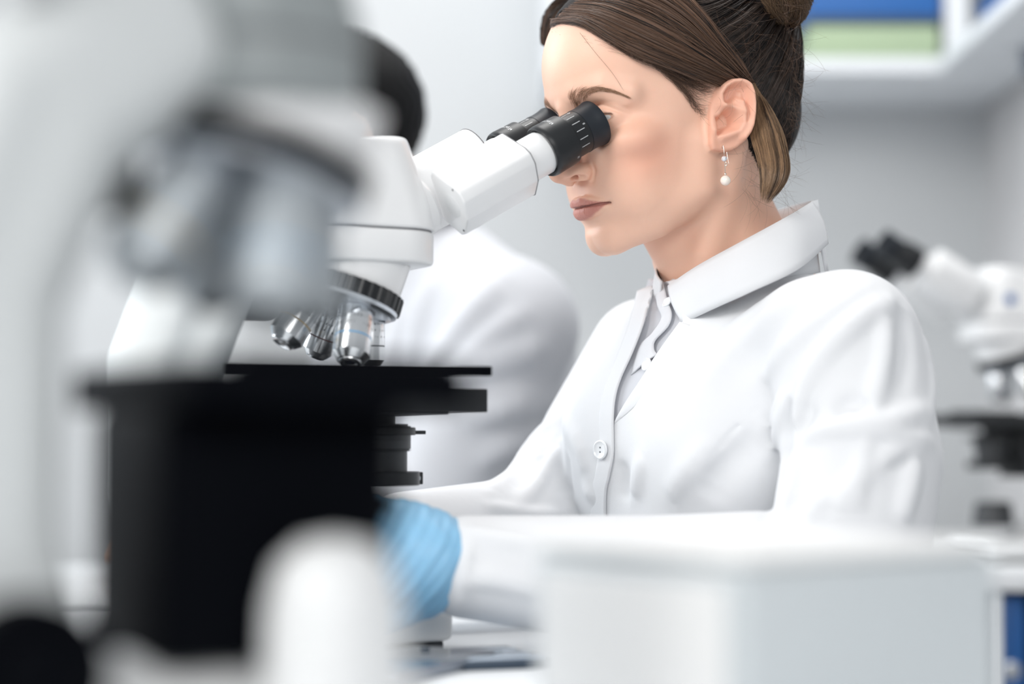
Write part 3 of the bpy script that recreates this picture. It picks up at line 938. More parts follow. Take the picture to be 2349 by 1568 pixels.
    c, r, s = fan([lay(g, 3) for g in (n0, n1, n2)], 1300, 24, (0, 5), 1.2, 1.2, (0.12, 0.22), 40, 19, tight=0.4)
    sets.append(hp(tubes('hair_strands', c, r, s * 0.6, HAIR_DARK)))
    # hanging lock behind the ear
    dl = 1.512
    k0 = [W(1716, 185, dl), W(1722, 240, 1.512), W(1718, 300, 1.506), W(1738, 380, 1.486), W(1744, 462, 1.482)]
    k1 = [W(1728, 190, dl), W(1740, 245, 1.508), W(1754, 310, 1.496), W(1768, 390, 1.478), W(1752, 464, 1.478)]
    k2 = [W(1732, 200, dl), W(1754, 250, 1.504), W(1777, 315, 1.492), W(1790, 395, 1.477), W(1756, 468, 1.480)]
    k3 = [W(1738, 212, dl), W(1768, 262, 1.502), W(1792, 330, 1.492), W(1800, 398, 1.482), W(1762, 466, 1.482)]
    c, r, s = fan([np.array(k) for k in (k0, k1, k2, k3)], 1900, 26, (-3, 5), 0.55, 1.0, (0.06, 0.125), 26, 23, tight=0.72, ends=(0.74, 1.0))
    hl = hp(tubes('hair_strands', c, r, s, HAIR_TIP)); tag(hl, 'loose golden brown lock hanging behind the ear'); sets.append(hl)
    # far side of the parting
    f0 = [W(1300, -20, 1.60), W(1262, 20, 1.61), W(1246, 60, 1.612), W(1243, 100, 1.613)]
    f1 = [W(1320, -20, 1.60), W(1285, 15, 1.61), W(1258, 55, 1.612), W(1249, 105, 1.613)]
    f2 = [W(1335, 0, 1.59), W(1300, 18, 1.60), W(1268, 48, 1.606), W(1254, 100, 1.61)]
    c, r, s = fan([np.array(k) for k in (f0, f1, f2)], 700, 20, (-3, 3), 1.0, 1.3, (0.13, 0.22), 24, 29, tight=0.4)
    sets.append(hp(tubes('hair_strands', c, r, s * 0.7, HAIR)))
    # the bun: coils round a knot behind the crown
    bc = W(1772, -36, 1.545); bx = np.array([0.86, 0.1, 0.5]); bx /= np.linalg.norm(bx)
    bu = np.cross(bx, [0, 0, 1.0]); bu /= np.linalg.norm(bu); bv = np.cross(bx, bu)
    def bun(P): return smin(rell(P, bc, (30, 34, 34), np.stack([bx, bu, bv])), rell(P, bc - bx * 22, (20, 26, 26), np.stack([bx, bu, bv])), 8)
    V, Q = sgrid(bun, bc - 60, bc + 60, 2.5, proj=1)
    b_ = hp(mesh_np('hair_bun', V / 1000, Q, HAIR_BASE))
    cur = []; rg = np.random.default_rng(4)
    for k in range(2600):
        jit = rg.normal(0, 0.5); a0 = rg.random() * 6.28; w_ = rg.uniform(-0.95, 0.95); cur1 = []
        for t in np.linspace(0, 1, 18):
            a = a0 + t * 2.2; la = w_ + 0.45 * math.sin(a0 * 3 + t * 2.5) * 0.6
            rr_ = 35.5 + jit + 1.6 * math.sin(la * 9 + a0)
            ca = math.cos(la * 1.35); cur1.append(bc + bx * math.sin(la * 1.35) * rr_ * 0.9 + (bu * math.cos(a) + bv * math.sin(a)) * rr_ * ca)
        cur.append(cur1)
    sh = np.clip(0.45 + 0.3 * rg.normal(0, 1, len(cur)), 0, 1)
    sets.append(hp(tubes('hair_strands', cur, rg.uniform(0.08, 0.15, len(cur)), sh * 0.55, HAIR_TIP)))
    # flyaways
    cur = []; rg = np.random.default_rng(12)
    def curl(p, d, L_, bend, n=18):
        d = np.array(d, float); d /= np.linalg.norm(d); b = np.cross(d, rg.normal(0, 1, 3)); b /= np.linalg.norm(b); q = np.array(p, float); out = []
        for i in range(n):
            out.append(q.copy()); q = q + d * L_ / n; d = d + b * bend / n; d /= np.linalg.norm(d)
        return out
    for k in range(120):
        t = rg.random(); yy = -10 + t * 350; xx = np.interp(yy, [0, 100, 200, 340], [1800, 1818, 1826, 1795]) - rg.random() * 10
        cur.append(curl(W(xx, yy, 1.50 + rg.normal(0, 0.02)), (rg.uniform(-0.1, 1.0), rg.normal(0, 0.4), rg.uniform(-1.0, 0.4)), rg.uniform(12, 40), rg.uniform(-2.5, 2.5)))
    for k in range(80):
        cur.append(curl(W(rg.uniform(1700, 1790), rg.uniform(330, 460), 1.49 + rg.normal(0, 0.012)), (rg.uniform(-0.3, 1.0), rg.normal(0, 0.4), rg.uniform(-1, 0.2)), rg.uniform(18, 50), rg.uniform(-4, 4)))
    for k in range(170):
        x_ = rg.uniform(1560, 1800); y_ = rg.uniform(0, 330)
        if x_ < 1640 + y_ * 0.25: x_ += 80
        p = raycast(lambda P: scalp(P) - 8, min(x_, 1812), y_)
        cur.append(curl(p, (rg.normal(0, 0.6), -0.25, rg.normal(0, 0.7)), rg.uniform(14, 40), rg.uniform(-3, 3)))
    for k in range(26):
        t = rg.random(); x_ = 1262 + 250 * t; y_ = 60 + 85 * t
        p = raycast(lambda P: scalp(P) - 0.8, x_, y_ + rg.uniform(-4, 12))
        cur.append(curl(p, (0.85, -0.25, -0.32 + rg.normal(0, 0.12)), rg.uniform(10, 24), rg.uniform(-0.8, 0.8)))
    sets.append(hp(tubes('stray_hairs', cur, rg.uniform(0.03, 0.06, len(cur)), rg.uniform(0.3, 1.0, len(cur)), HAIR)))
    # one long loose hair across forehead and eyepiece
    lh = [raycast(lambda P: face_w(P) - 1.2, x, y) for x, y in ((1330, 75), (1365, 120), (1405, 168), (1432, 210))]
    sets.append(hp(tubes('stray_hairs', [spline(lh, 18)], [0.10], [0.5], HAIR)))
    for o in sets + [b_]:
        o.parent = hair; o.matrix_parent_inverse = Matrix.Identity(4)
        o.location = (0, 0, 0)

    # --- collar: stand, fold-over leaf, far side
    top = [(1533, 655, 1.528), (1600, 610, 1.496), (1700, 555, 1.474), (1800, 500, 1.490), (1862, 462, 1.530)]
    bot = [(1566, 741, 1.502), (1640, 706, 1.470), (1720, 670, 1.450), (1830, 618, 1.462), (1899, 560, 1.520)]
    A = [W(*p) for p in top]; B = [W(*p) for p in bot]
    leaf = strip('collar', A, B, 1.5, CLOTH, par, 70, 3.0)
    top2 = [(1533, 657, 1.530), (1600, 613, 1.500), (1700, 558, 1.479), (1800, 503, 1.495), (1862, 465, 1.535)]
    low2 = [(1548, 712, 1.524), (1610, 690, 1.502), (1710, 655, 1.488), (1805, 640, 1.500), (1880, 625, 1.54)]
    stand = strip('collar_stand', [W(*p) for p in top2], [W(*p) for p in low2], 1.4, CLOTH, par, 60)
    back_t = [(1862, 461, 1.530), (1874, 458, 1.556), (1850, 463, 1.592), (1800, 477, 1.618), (1745, 497, 1.632), (1680, 530, 1.636), (1600, 575, 1.622), (1530, 598, 1.592), (1507, 612, 1.566), (1506, 628, 1.552), (1517, 645, 1.542)]
    back_l = [(1894, 622, 1.535), (1898, 618, 1.560), (1880, 575, 1.60), (1820, 590, 1.635), (1750, 600, 1.65), (1680, 620, 1.655), (1600, 640, 1.645), (1530, 650, 1.61), (1500, 662, 1.575), (1500, 690, 1.556), (1512, 715, 1.548)]
    ins = strip('collar', [W(*p) for p in back_t], [W(*p) for p in back_l], 1.4, CLOTH, par, 90, 0)
    # --- front edges of the coat
    def on(pts, lift=0.0):
        out = []
        for x, y in pts:
            p = raycast(lambda P: trunk_sdf(P), x, y); v = CAM * 1000 - p; out.append(p + v / np.linalg.norm(v) * lift)
        return out
    e1 = [(1497, 655), (1478, 735), (1452, 805), (1424, 868), (1411, 915), (1407, 968), (1407, 1040), (1398, 1090), (1390, 1130), (1389, 1200), (1390, 1290)]
    e1b = [(1462, 668), (1442, 745), (1418, 810), (1392, 875), (1378, 920), (1373, 968), (1372, 1040), (1364, 1090), (1356, 1130), (1354, 1200), (1354, 1290)]
    fe = strip('coat_front_edge', on(e1, 2.4), on(e1b, -1.0), 1.0, CLOTH, par, 80, 0.5)
    e2 = [(1560, 738), (1535, 772), (1506, 813), (1473, 865), (1440, 915), (1409, 967)]
    e2b = [(1590, 748), (1562, 785), (1533, 827), (1500, 880), (1462, 928), (1411, 972)]
    fe2 = strip('coat_front_edge', on(e2, 0.6), on(e2b, -1.6), 1.2, CLOTH, par, 60, 0.6)
    bl = strip('blouse', on([(1488, 640), (1462, 730), (1436, 800), (1400, 870), (1388, 930), (1386, 1000)], -6.5), on([(1548, 640), (1580, 730), (1562, 800), (1510, 870), (1466, 930), (1430, 1000)], -6.5), 1.0, BLOUSE, par, 60, 0)
    tag(bl, 'pale buttoned blouse showing in the open coat front')
    # blouse placket, collar and small button
    e3 = [(1519, 640), (1532, 690), (1541, 720), (1532, 748), (1503, 780), (1500, 800), (1507, 812)]
    e3b = [(1500, 650), (1508, 700), (1517, 730), (1495, 765), (1470, 790), (1455, 830), (1448, 860)]
    bp_ = strip('blouse_placket', on(e3, -3.5), on(e3b, -4.5), 1.0, BLOUSE2, par, 50, 1.0)
    for (x, y, rad, lift, nm) in ((1379, 1031, 0.0075, 3.4, 'button'), (1484, 836, 0.0052, -2.5, 'blouse_button'), (1531, 693, 0.0045, -1.5, 'blouse_button')):
        p = np.array(on([(x, y)], lift)[0]) / 1000
        g = np.zeros(3)
        for a in range(3):
            dv = np.zeros(3); dv[a] = 2.0
            g[a] = float(trunk_sdf(np.array([p * 1000 + dv], np.float32))[0] - trunk_sdf(np.array([p * 1000 - dv], np.float32))[0])
        g /= np.linalg.norm(g)
        k = rad / 0.0075
        bt = lathe(nm, [(-0.0002, 0.001 * k), (0.0, 0.0070 * k), (0.0009 * k, 0.0075 * k), (0.0018 * k, 0.0072 * k), (0.0021 * k, 0.0064 * k), (0.0016 * k, 0.0056 * k), (0.0012 * k, 0.0048 * k), (0.0011 * k, 0.0001)], 40, BUTTON, None, p, g)
        par(bt)
        if nm == 'button':
            u = np.cross(g, [0, 0, 1.0]); u /= np.linalg.norm(u)
            zz = np.cross(u, g)
            for s in (-1, 1):
                h_ = lathe('button_hole', [(0, 0.0007), (0.0003, 0.0006)], 12, DARKHOLE, None, p + g * 0.00115 + zz * 0.0017 * s, g)
                h_.parent = bt
    # sleeve cuff
    ax = (WR_N - EL_N) / np.linalg.norm(WR_N - EL_N)
    cu, cv = np.cross(ax, [0, 0, 1.0]), None
    cu /= np.linalg.norm(cu); cv = np.cross(ax, cu)
    # --- gloves
    V, Q = sgrid(glove_sdf('near'), WR_N - 190, WR_N + 110, 1.6, proj=2)
    g1_ = par(mesh_np('glove', V / 1000, Q, GLOVE)); 
    V, Q = sgrid(glove_sdf('far'), WR_F - 200, WR_F + 110, 2.2, proj=2)
    g2_ = par(mesh_np('glove', V / 1000, Q, GLOVE))
    # --- earring
    er = empty('earring'); par(er)
    er.location = (0, 0, 0); er.matrix_parent_inverse = Matrix.Translation(-Vector(root.location))
    ed = raycast(face_w, 1660, 340)[1] / 1000.0
    D = float((raycast(face_w, 1660, 338) / 1000 - CAM) @ FW) - 0.0035
    def E_(x, y, dd=0.0): return unproj(x, y, D + dd)
    def wire(pts, r, m_, nm):
        o = tubes(nm, [spline(pts, 30) * 1000], [r * 1000], [0.5], m_, sides=8); o.parent = er; return o
    wire([E_(1659, 347, 0.006), E_(1656, 338, 0.0028), E_(1658, 333, 0.0005), E_(1660, 340, -0.0005), E_(1661, 356, -0.001)], 0.00035, SILVER, 'hook')
    wire([E_(1667, 349, 0.004), E_(1669, 362, 0.003), E_(1672, 377, 0.002)], 0.00028, SILVER, 'hook')
    st = uv_sphere('gem', E_(1661, 364, -0.001), 0.0022, GEM); st.parent = er
    wire([E_(1663, 371, -0.001), E_(1667, 374, -0.001), E_(1666, 380, -0.001), E_(1662, 378, -0.001)], 0.00035, SILVER, 'link')
    wire([E_(1662, 372, -0.001), E_(1663, 385, -0.001), E_(1663, 398, -0.001)], 0.00032, SILVER, 'link')
    bd = uv_sphere('bead', E_(1663.5, 399, -0.001), 0.0010, SILVER); bd.parent = er
    pr = uv_sphere('pearl', E_(1664, 414, -0.001), 0.0039, PEARL); pr.parent = er
    tag(pr, 'round cream pearl')

def face_w(P): return face_sdf(w2h(P / 1000.0).astype(np.float32))

def uv_sphere(name, c, r, m, parent=None, seg=32):
    bm = bmesh.new(); bmesh.ops.create_uvsphere(bm, u_segments=seg, v_segments=seg // 2, radius=r)
    me = bpy.data.meshes.new(name); bm.to_mesh(me); bm.free()
    for v in me.vertices: v.co += Vector(c)
    return link_mesh(name, me, m, parent)

EYE = mat('eye_white', (0.80, 0.79, 0.78), 0.12, spec=0.6)
IRIS = mat('blue_grey_iris', (0.10, 0.14, 0.17), 0.1)
BROW = hair_mat('brow_hair', (0.20, 0.10, 0.055), (0.46, 0.27, 0.16), 0.6)
BLOUSE2 = cloth_mat('white_blouse_cotton', (0.67, 0.68, 0.71))
BUTTON = mat('white_shell_button', (0.84, 0.86, 0.88), 0.22, spec=0.6, coat=0.4)
DARKHOLE = mat('shadowed_hole', (0.12, 0.13, 0.15), 0.8)
GLOVE = mat('blue_nitrile_glove', (0.25, 0.50, 0.72), 0.42, spec=0.45, bump=0.5, bscale=260, bdist=0.0006, sss=0.1)
SILVER = mat('earring_silver', (0.86, 0.78, 0.70), 0.18, metal=1.0)
GEM = mat('clear_stone', (0.85, 0.87, 0.92), 0.06, metal=0.5, coat=1.0)
PEARL = mat('cream_pearl', (0.92, 0.84, 0.76), 0.2, spec=0.6, coat=0.6, sss=0.2)
DENIM = cloth_mat('dark_blue_cloth', (0.05, 0.07, 0.11))
# ------------------------------------------------------------------ microscopes
WHITE = mat('white_enamel', (0.79, 0.795, 0.80), 0.30, spec=0.5, coat=0.25)
WHITE2 = mat('warm_white_plastic', (0.74, 0.75, 0.755), 0.38, spec=0.45)
ARMW = mat('matt_white_enamel', (0.62, 0.645, 0.65), 0.6, spec=0.3)
BLACK = mat('black_satin_metal', (0.012, 0.0135, 0.0155), 0.38, spec=0.4, bump=0.05, bscale=2500, bdist=0.0002)
GREYBLK = mat('charcoal_metal', (0.028, 0.031, 0.035), 0.42, spec=0.5)
RUBBER = mat('black_rubber', (0.012, 0.016, 0.022), 0.45, spec=0.4)
CHROME = mat('brushed_chrome', (0.84, 0.86, 0.88), 0.2, metal=1.0)
CHROME2 = mat('satin_nickel', (0.58, 0.61, 0.65), 0.30, metal=1.0)
GLASS_D = mat('dark_lens', (0.02, 0.03, 0.05), 0.05, coat=1.0)
SEAMC = mat('seam_grey', (0.16, 0.16, 0.17), 0.6)
MARKW = mat('printed_white', (0.82, 0.84, 0.86), 0.5)
MARKG = mat('printed_grey', (0.10, 0.11, 0.12), 0.5)
GOLD = mat('yellow_band', (0.65, 0.42, 0.08), 0.35)
BLUEB = mat('blue_band', (0.10, 0.35, 0.62), 0.35)
REDB = mat('dark_band', (0.08, 0.02, 0.02), 0.35)

INK = mat('matt_black_anodised', (0.002, 0.0025, 0.004), 0.6, spec=0.03)

def prism(name, poly, h0, h1, m, parent=None, bevel=0.0, seg=3, Mx=None, top_scale=None, smooth=True):
    """extrude a 2-D outline from z=h0 to z=h1 (metres); Mx places it"""
    bm = bmesh.new(); n = len(poly)
    c = (sum(p[0] for p in poly) / n, sum(p[1] for p in poly) / n)
    lo = [bm.verts.new((p[0], p[1], h0)) for p in poly]
    ts = top_scale or (1, 1)
    hi = [bm.verts.new((c[0] + (p[0] - c[0]) * ts[0], c[1] + (p[1] - c[1]) * ts[1], h1)) for p in poly]
    bm.faces.new(lo[::-1]); bm.faces.new(hi)
    for i in range(n): bm.faces.new((lo[i], lo[(i + 1) % n], hi[(i + 1) % n], hi[i]))
    bmesh.ops.recalc_face_normals(bm, faces=bm.faces)
    if bevel:
        es = [e for e in bm.edges if e.calc_face_angle(0) > math.radians(20)]
        bmesh.ops.bevel(bm, geom=es, offset=bevel, segments=seg, profile=0.5, affect='EDGES')
    if Mx is not None: bmesh.ops.transform(bm, matrix=Mx, verts=bm.verts)
    me = bpy.data.meshes.new(name); bm.to_mesh(me); bm.free()
    o = link_mesh(name, me, m, parent, smooth)
    if smooth: auto_smooth(o, 40)
    return o

def box(name, lo, hi, m, parent=None, bevel=0.001, Mx=None):
    return prism(name, [(lo[0], lo[1]), (hi[0], lo[1]), (hi[0], hi[1]), (lo[0], hi[1])], lo[2], hi[2], m, parent, bevel, 3, Mx)

def rrect(x0, y0, x1, y1, r, n=8):
    out = []
    for cx, cy, a0 in ((x1 - r, y1 - r, 0), (x0 + r, y1 - r, 90), (x0 + r, y0 + r, 180), (x1 - r, y0 + r, 270)):
        for k in range(n + 1):
            a = math.radians(a0 + 90 * k / n); out.append((cx + r * math.cos(a), cy + r * math.sin(a)))
    return out

def rot_to(org, xdir, ydir, zdir):
    return Matrix(((xdir[0], ydir[0], zdir[0], org[0]), (xdir[1], ydir[1], zdir[1], org[1]), (xdir[2], ydir[2], zdir[2], org[2]), (0, 0, 0, 1)))

def skin_sdf_part(name, fn, lo, hi, h, m, parent, proj=2):
    V, Q = sgrid(fn, lo, hi, h, proj=proj)
    o = mesh_np(name, V / 1000, Q, m); o.parent = parent
    return o

def microscope(name, loc, yaw, label, group=None, head=(-66, 34, 44), detail=True, text='', extra_front=False, tube_roll=True, stage_dz=0.0, arm_dx=0.0, sx0=-0.085, sub=0.108, blk=None, hump=((-95, 0, 18), (70, 48, 46)), flip=False, ok=1.0, sx1=0.056, shell=None, chrome=None, zero=True):
    """x forward (towards the user), z up from the bench; mm turned into metres"""
    root = empty(name, loc, yaw, label, 'microscope', group)
    A = root
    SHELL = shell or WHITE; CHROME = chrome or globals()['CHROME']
    BLACK = blk or globals()['BLACK']; GREYBLK = blk or globals()['GREYBLK']
    # base
    def base(P):
        d = np.abs(P - np.array([-60, 0, 17], np.float32)) - np.array([88, 52, 5], np.float32)
        q = np.sqrt((np.maximum(d, 0) ** 2).sum(1)) + np.minimum(d.max(1), 0) - 6
        q = smin(q, ell(P, hump[0], hump[1]), 18)
        return smax(q, -(P[:, 2] - 2), 2)
    skin_sdf_part('base', base, (-175, -85, -4), (60, 85, 84), 3.0, WHITE2, A)
    box('foot_plate', (-0.145, -0.052, 0.0), (0.028, 0.052, 0.006), GREYBLK, A, 0.001)
    # arm: a bowed limb from base to head, swept
    def arm(P):
        d = chain((P - np.array([arm_dx, 0, 0], np.float32)) * np.array([1, 0.62, 1], np.float32), [(-128, 0, 30), (-146, 0, 110), (-146, 0, 195), (-122, 0, 258), (-82, 0, 290)], [27, 25, 25, 26, 24])
        return smin(d, chain((P - np.array([arm_dx, 0, 0], np.float32)) * np.array([1, 0.62, 1], np.float32), [(-150, 0, 30), (-172, 0, 110), (-172, 0, 200), (-146, 0, 268), (-92, 0, 308)], [27, 25, 25, 26, 24]), 10)
    skin_sdf_part('arm', arm, (-208 + arm_dx, -60, 4), (-30 + arm_dx, 60, 345), 3.2, ARMW, A)
    # head
    x0, x1, wy = head
    hp_ = rrect(x0 / 1000, -wy / 1000, x1 / 1000, wy / 1000, 0.030)
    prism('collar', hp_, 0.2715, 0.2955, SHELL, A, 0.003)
    hp2 = rrect((x0 + 1.2) / 1000, -(wy - 1.2) / 1000, (x1 - 1.2) / 1000, (wy - 1.2) / 1000, 0.029)
    prism('seam', hp2, 0.2950, 0.2965, SEAMC, A)
    def hd(P):
        x, y, z = P[:, 0], P[:, 1], P[:, 2]
        t = np.clip((z - 296) / 64, 0, 1)
        xf = x1 - 19 * t ** 1.25
        d = np.maximum(np.maximum(x - xf, x0 + 8 * t - x), np.abs(y) - (wy - 5 * t))
        hx = (x1 + x0) / 2; R_ = 27
        ax = np.maximum(np.maximum(x - (xf - R_), (x0 + R_) - x), 0); ay = np.maximum(np.abs(y) - (wy - 5 * t - R_), 0)
        d = np.where((ax > 0) & (ay > 0), np.hypot(ax, ay) - R_, d)
        top = z - (363.5 - ((x - 4) / 60) ** 2 * 10 * (x < 4) - 4 * (np.abs(y) / wy) ** 4)
        return smax(smax(d, top, 5), 296.3 - z, 0.8)
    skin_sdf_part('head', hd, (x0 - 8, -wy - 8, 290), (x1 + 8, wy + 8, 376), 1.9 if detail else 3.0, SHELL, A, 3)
    # holder above the turret
    ta = math.radians(17.5); tdir = Vector((-math.sin(ta), 0, -math.cos(ta)))
    tc = Vector((-0.0295, 0, 0.2515))
    def holder(P):
        Pp = P - np.array(tc, np.float32) * 1000
        s = Pp @ np.array(tdir, np.float32)
        rad = Pp - s[:, None] * np.array(tdir, np.float32)
        rr = np.sqrt((rad ** 2).sum(1)) - (41 + 0.05 * -s)
        return smax(smax(smax(rr, s + 6, 1.5), P[:, 2] - 273, 1), np.abs(P[:, 1]) - 41, 3)
    skin_sdf_part('turret_mount', holder, (-90, -52, 215), (40, 52, 280), 2.0 if detail else 3.2, WHITE, A, 3)
    # dark clamp between arm and turret
    def clamp(P):
        d = np.abs(P - np.array([-86, 20, 245], np.float32)) - np.array([8, 4, 7], np.float32)
        return np.sqrt((np.maximum(d, 0) ** 2).sum(1)) + np.minimum(d.max(1), 0) - 7
    skin_sdf_part('turret_clamp', clamp, (-110, 0, 218), (-58, 40, 270), 2.5, GREYBLK, A)
    # knurled turret ring and dish
    tz = tdir; tx = Vector((0, 1, 0)); ty = tz.cross(tx)
    TM_ = rot_to(tc, tx, ty, tz)
    n = 216; ring = []
    for k in range(n):
        a = 2 * math.pi * k / n; g = 0.0444 + (0.0007 if (k % 6) < 3 else -0.0004); ring.append((g * math.cos(a), g * math.sin(a)))
    prism('turret_ring', ring, -0.0065, 0.0045, BLACK, A, 0, 3, TM_, smooth=False)
    tr = lathe('turret', [(0.0040, 0.020), (0.0040, 0.0438), (0.0072, 0.0432), (0.0092, 0.0400), (0.0084, 0.0378), (0.0125, 0.0260), (0.0150, 0.0140), (0.0150, 0.0005)], 72, CHROME2, A, tc, tz)
    # objectives
    bands = [REDB, BLUEB, GOLD, MARKG]
    for k, (ph, ln, r0, bm_) in enumerate(((0, 0.040, 0.0100, MARKG), (-84, 0.0485, 0.0130, BLUEB), (-178, 0.0465, 0.0131, GOLD), (84, 0.0410, 0.0115, REDB))):
        a = math.radians(ph); ln *= ok; r0 *= ok
        side = Vector((math.cos(ta), 0, -math.sin(ta))) * math.cos(a) + Vector((0, 1, 0)) * math.sin(a)   # across the turret
        dr = (tdir * math.cos(ta) + side * math.sin(ta)).normalized()
        org = tc + Vector((0.0042, 0, 0)) + tdir * 0.0065 + side * 0.0222
        ob = lathe('objective', [(0, r0 * .80), (0.003, r0 * .80), (0.0032, r0 * .96), (0.0045, r0), (ln * .60, r0), (ln * .605, r0 * .985), (ln * .62, r0 * .985), (ln * .625, r0), (ln * .86, r0), (ln * .87, r0 * .97), (ln * .955, r0 * .72), (ln * .957, r0 * .64), (ln * .985, r0 * .61), (ln, r0 * .54), (ln * .995, r0 * .40), (ln * .97, r0 * .30), (ln * .97, 0.0003)], 56, CHROME, A, org, dr)
        b_ = lathe('colour_band', [(ln * .603, r0 * .9), (ln * .603, r0 * 1.004), (ln * .619, r0 * 1.004), (ln * .619, r0 * .9)], 56, bm_, None, org, dr); b_.parent = ob
        l_ = lathe('front_lens', [(ln * .971, r0 * .29), (ln * .985, r0 * .15), (ln * .988, 0.0002)], 32, GLASS_D, None, org, dr); l_.parent = ob
        u1 = dr.orthogonal().normalized(); u2 = dr.cross(u1); V_ = []; F_ = []
        rg = random.Random(k + 3)
        for row in range(3):
            for j in range(34):
                if rg.random() < 0.25: continue
                a0 = 2 * math.pi * j / 34; s0 = ln * (0.20 + 0.12 * row); h_ = ln * 0.035 * rg.uniform(0.6, 1.3)
                b0 = len(V_); w_ = rg.choice((0.03, 0.09))
                for (aa, s_) in ((a0, s0), (a0 + w_, s0), (a0 + w_, s0 + h_), (a0, s0 + h_)):
                    V_.append(org + dr * s_ + (u1 * math.cos(aa) + u2 * math.sin(aa)) * (r0 * 1.004))
                F_.append((b0, b0 + 1, b0 + 2, b0 + 3))
        me = bpy.data.meshes.new('engraving'); me.from_pydata([tuple(v_) for v_ in V_], [], F_)
        en = link_mesh('engraving', me, MARKG, None, False); en.parent = ob
        ft = lathe('knurled_grip', [(0.0048, r0 * .99), (0.0048, r0 * 1.03), (0.0085, r0 * 1.03), (0.0085, r0 * .99)], 56, CHROME2, None, org, dr); ft.parent = ob
    # binocular tubes
    before = set(bpy.data.objects)
    inc = math.radians(29.5); t = Vector((math.cos(inc), 0, math.sin(inc))); v = Vector((-math.sin(inc), 0, math.cos(inc)))
    EP = Vector((0.1615, 0, 0.3837))
    pv = EP - t * 0.1455 + v * 0.007
    lathe('pivot_disc', [(-0.014, 0.0225), (0.0, 0.0235), (0.003, 0.0235), (0.0055, 0.0215), (0.0055, 0.0005)], 64, WHITE, A, pv - t * 0.001, t)
    for s in (-1, 1):
        c = EP + Vector((0, 0.031 * s, 0)) + v * (0.005 if s > 0 else 0)
        u = Vector((0, s, 0))          # outward
        o0 = c - t * 0.1365
        sec = [(-0.0055, 0.0265), (0.0165, 0.0110), (0.0205, 0.0060), (0.0205, -0.0020), (0.0130, -0.0150), (-0.0010, -0.0248), (-0.0070, -0.0248), (-0.0215, -0.0120), (-0.0225, -0.0080), (-0.0100, 0.0240)]
        Mh = rot_to(o0, u, v, t)
        if s == 1 and tube_roll:
            sec = [(-0.002 + 0.0225 * math.cos(math.radians(a_)), 0.0105 + 0.0225 * math.sin(math.radians(a_))) for a_ in range(-20, 201, 11)] + [(-0.0225, -0.008), (-0.0070, -0.0248), (0.0130, -0.0150)]
        ho = prism('prism_housing', sec, 0.0, 0.067, WHITE, A, 0.0016, 3, Mh)
        if detail:
            for (a_, b2) in ((0.0135, 0.0095), (0.0000, -0.0215)):
                sc_ = lathe('screw', [(-0.0004, 0.0009), (0.0001, 0.0009), (0.0002, 0.0002)], 14, GREYBLK, None, o0 + u * a_ + v * b2 - t * 0.0001, -t); sc_.parent = ho
            cp = lathe('cover_disc', [(-0.0003, 0.0092), (0.0001, 0.0092), (0.00025, 0.0088), (0.00025, 0.0002)], 48, WHITE2, None, o0 + u * 0.001 - v * 0.002, -t); cp.parent = ho
            sm = prism('seam', [(q[0] * 1.01, q[1] * 1.01) for q in sec], 0.0655, 0.0661, SEAMC, None, 0.0, 3, Mh); sm.parent = ho
        lathe('eyepiece_tube', [(-0.074, 0.0165), (-0.051, 0.0165), (-0.0505, 0.0150), (-0.046, 0.0150)], 64, WHITE, A, c, t)
        ep = lathe('eyepiece', [(-0.047, 0.0155), (-0.0500, 0.0168), (-0.0510, 0.0190), (-0.0495, 0.0199), (-0.0470, 0.0202), (-0.0290, 0.0196), (-0.0282, 0.0178), (-0.0275, 0.0172), (-0.0140, 0.0168), (-0.0138, 0.0120)], 80, BLACK, A, c, t)
        cu = lathe('eyecup', [(-0.0150, 0.0150), (-0.0146, 0.0171), (-0.0100, 0.0168), (-0.0040, 0.0172), (0.0000, 0.0180), (0.0012, 0.0178), (0.0010, 0.0162), (-0.0060, 0.0135), (-0.0080, 0.0090)], 80, RUBBER, None, c, t); cu.parent = ep
        gl = lathe('eye_lens', [(-0.0075, 0.0100), (-0.0060, 0.0060), (-0.0055, 0.0003)], 40, GLASS_D, None, c, t); gl.parent = ep
        if detail:
            # dioptre ticks: thin printed bars on the ring
            V_ = []; F_ = []
            def patch(a0, a1, s0, s1, r, n=4, r1=None):
                r1 = r if r1 is None else r1
                b0 = len(V_)
                for i in range(n + 1):
                    a = a0 + (a1 - a0) * i / n
                    for (ss_, rr_) in ((s0, r), (s1, r1)):
                        V_.append(c + t * ss_ + (Vector((0, 1, 0)) * -math.cos(a) + v * math.sin(a)) * rr_)
                for i in range(n):
                    F_.append((b0 + 2 * i, b0 + 2 * i + 1, b0 + 2 * i + 3, b0 + 2 * i + 2))
            for k, deg in enumerate((72, 51, 30, 9, -12, -33)):
                a = math.radians(deg); w_ = math.radians(0.6)
                patch(a - w_, a + w_, -0.0262, -0.0188 if k else -0.0205, 0.01735, 2, 0.01722)
            def ring0(cx_, sx_, rr_, ra, rs, seg=14):
                for k in range(seg):
                    a0, a1 = 2 * math.pi * k / seg, 2 * math.pi * (k + 1) / seg; b0 = len(V_)
                    for (aa, kf) in ((a0, 1), (a0, .62), (a1, .62), (a1, 1)):
                        an = cx_ + math.cos(aa) * ra * kf; ssx = sx_ + math.sin(aa) * rs * kf
                        V_.append(c + t * ssx + (Vector((0, 1, 0)) * -math.cos(an) + v * math.sin(an)) * rr_)
                    F_.append((b0, b0 + 1, b0 + 2, b0 + 3))
            ring0(math.radians(72), -0.0190, 0.01728, math.radians(3.0), 0.0011)
            rg = random.Random(5)
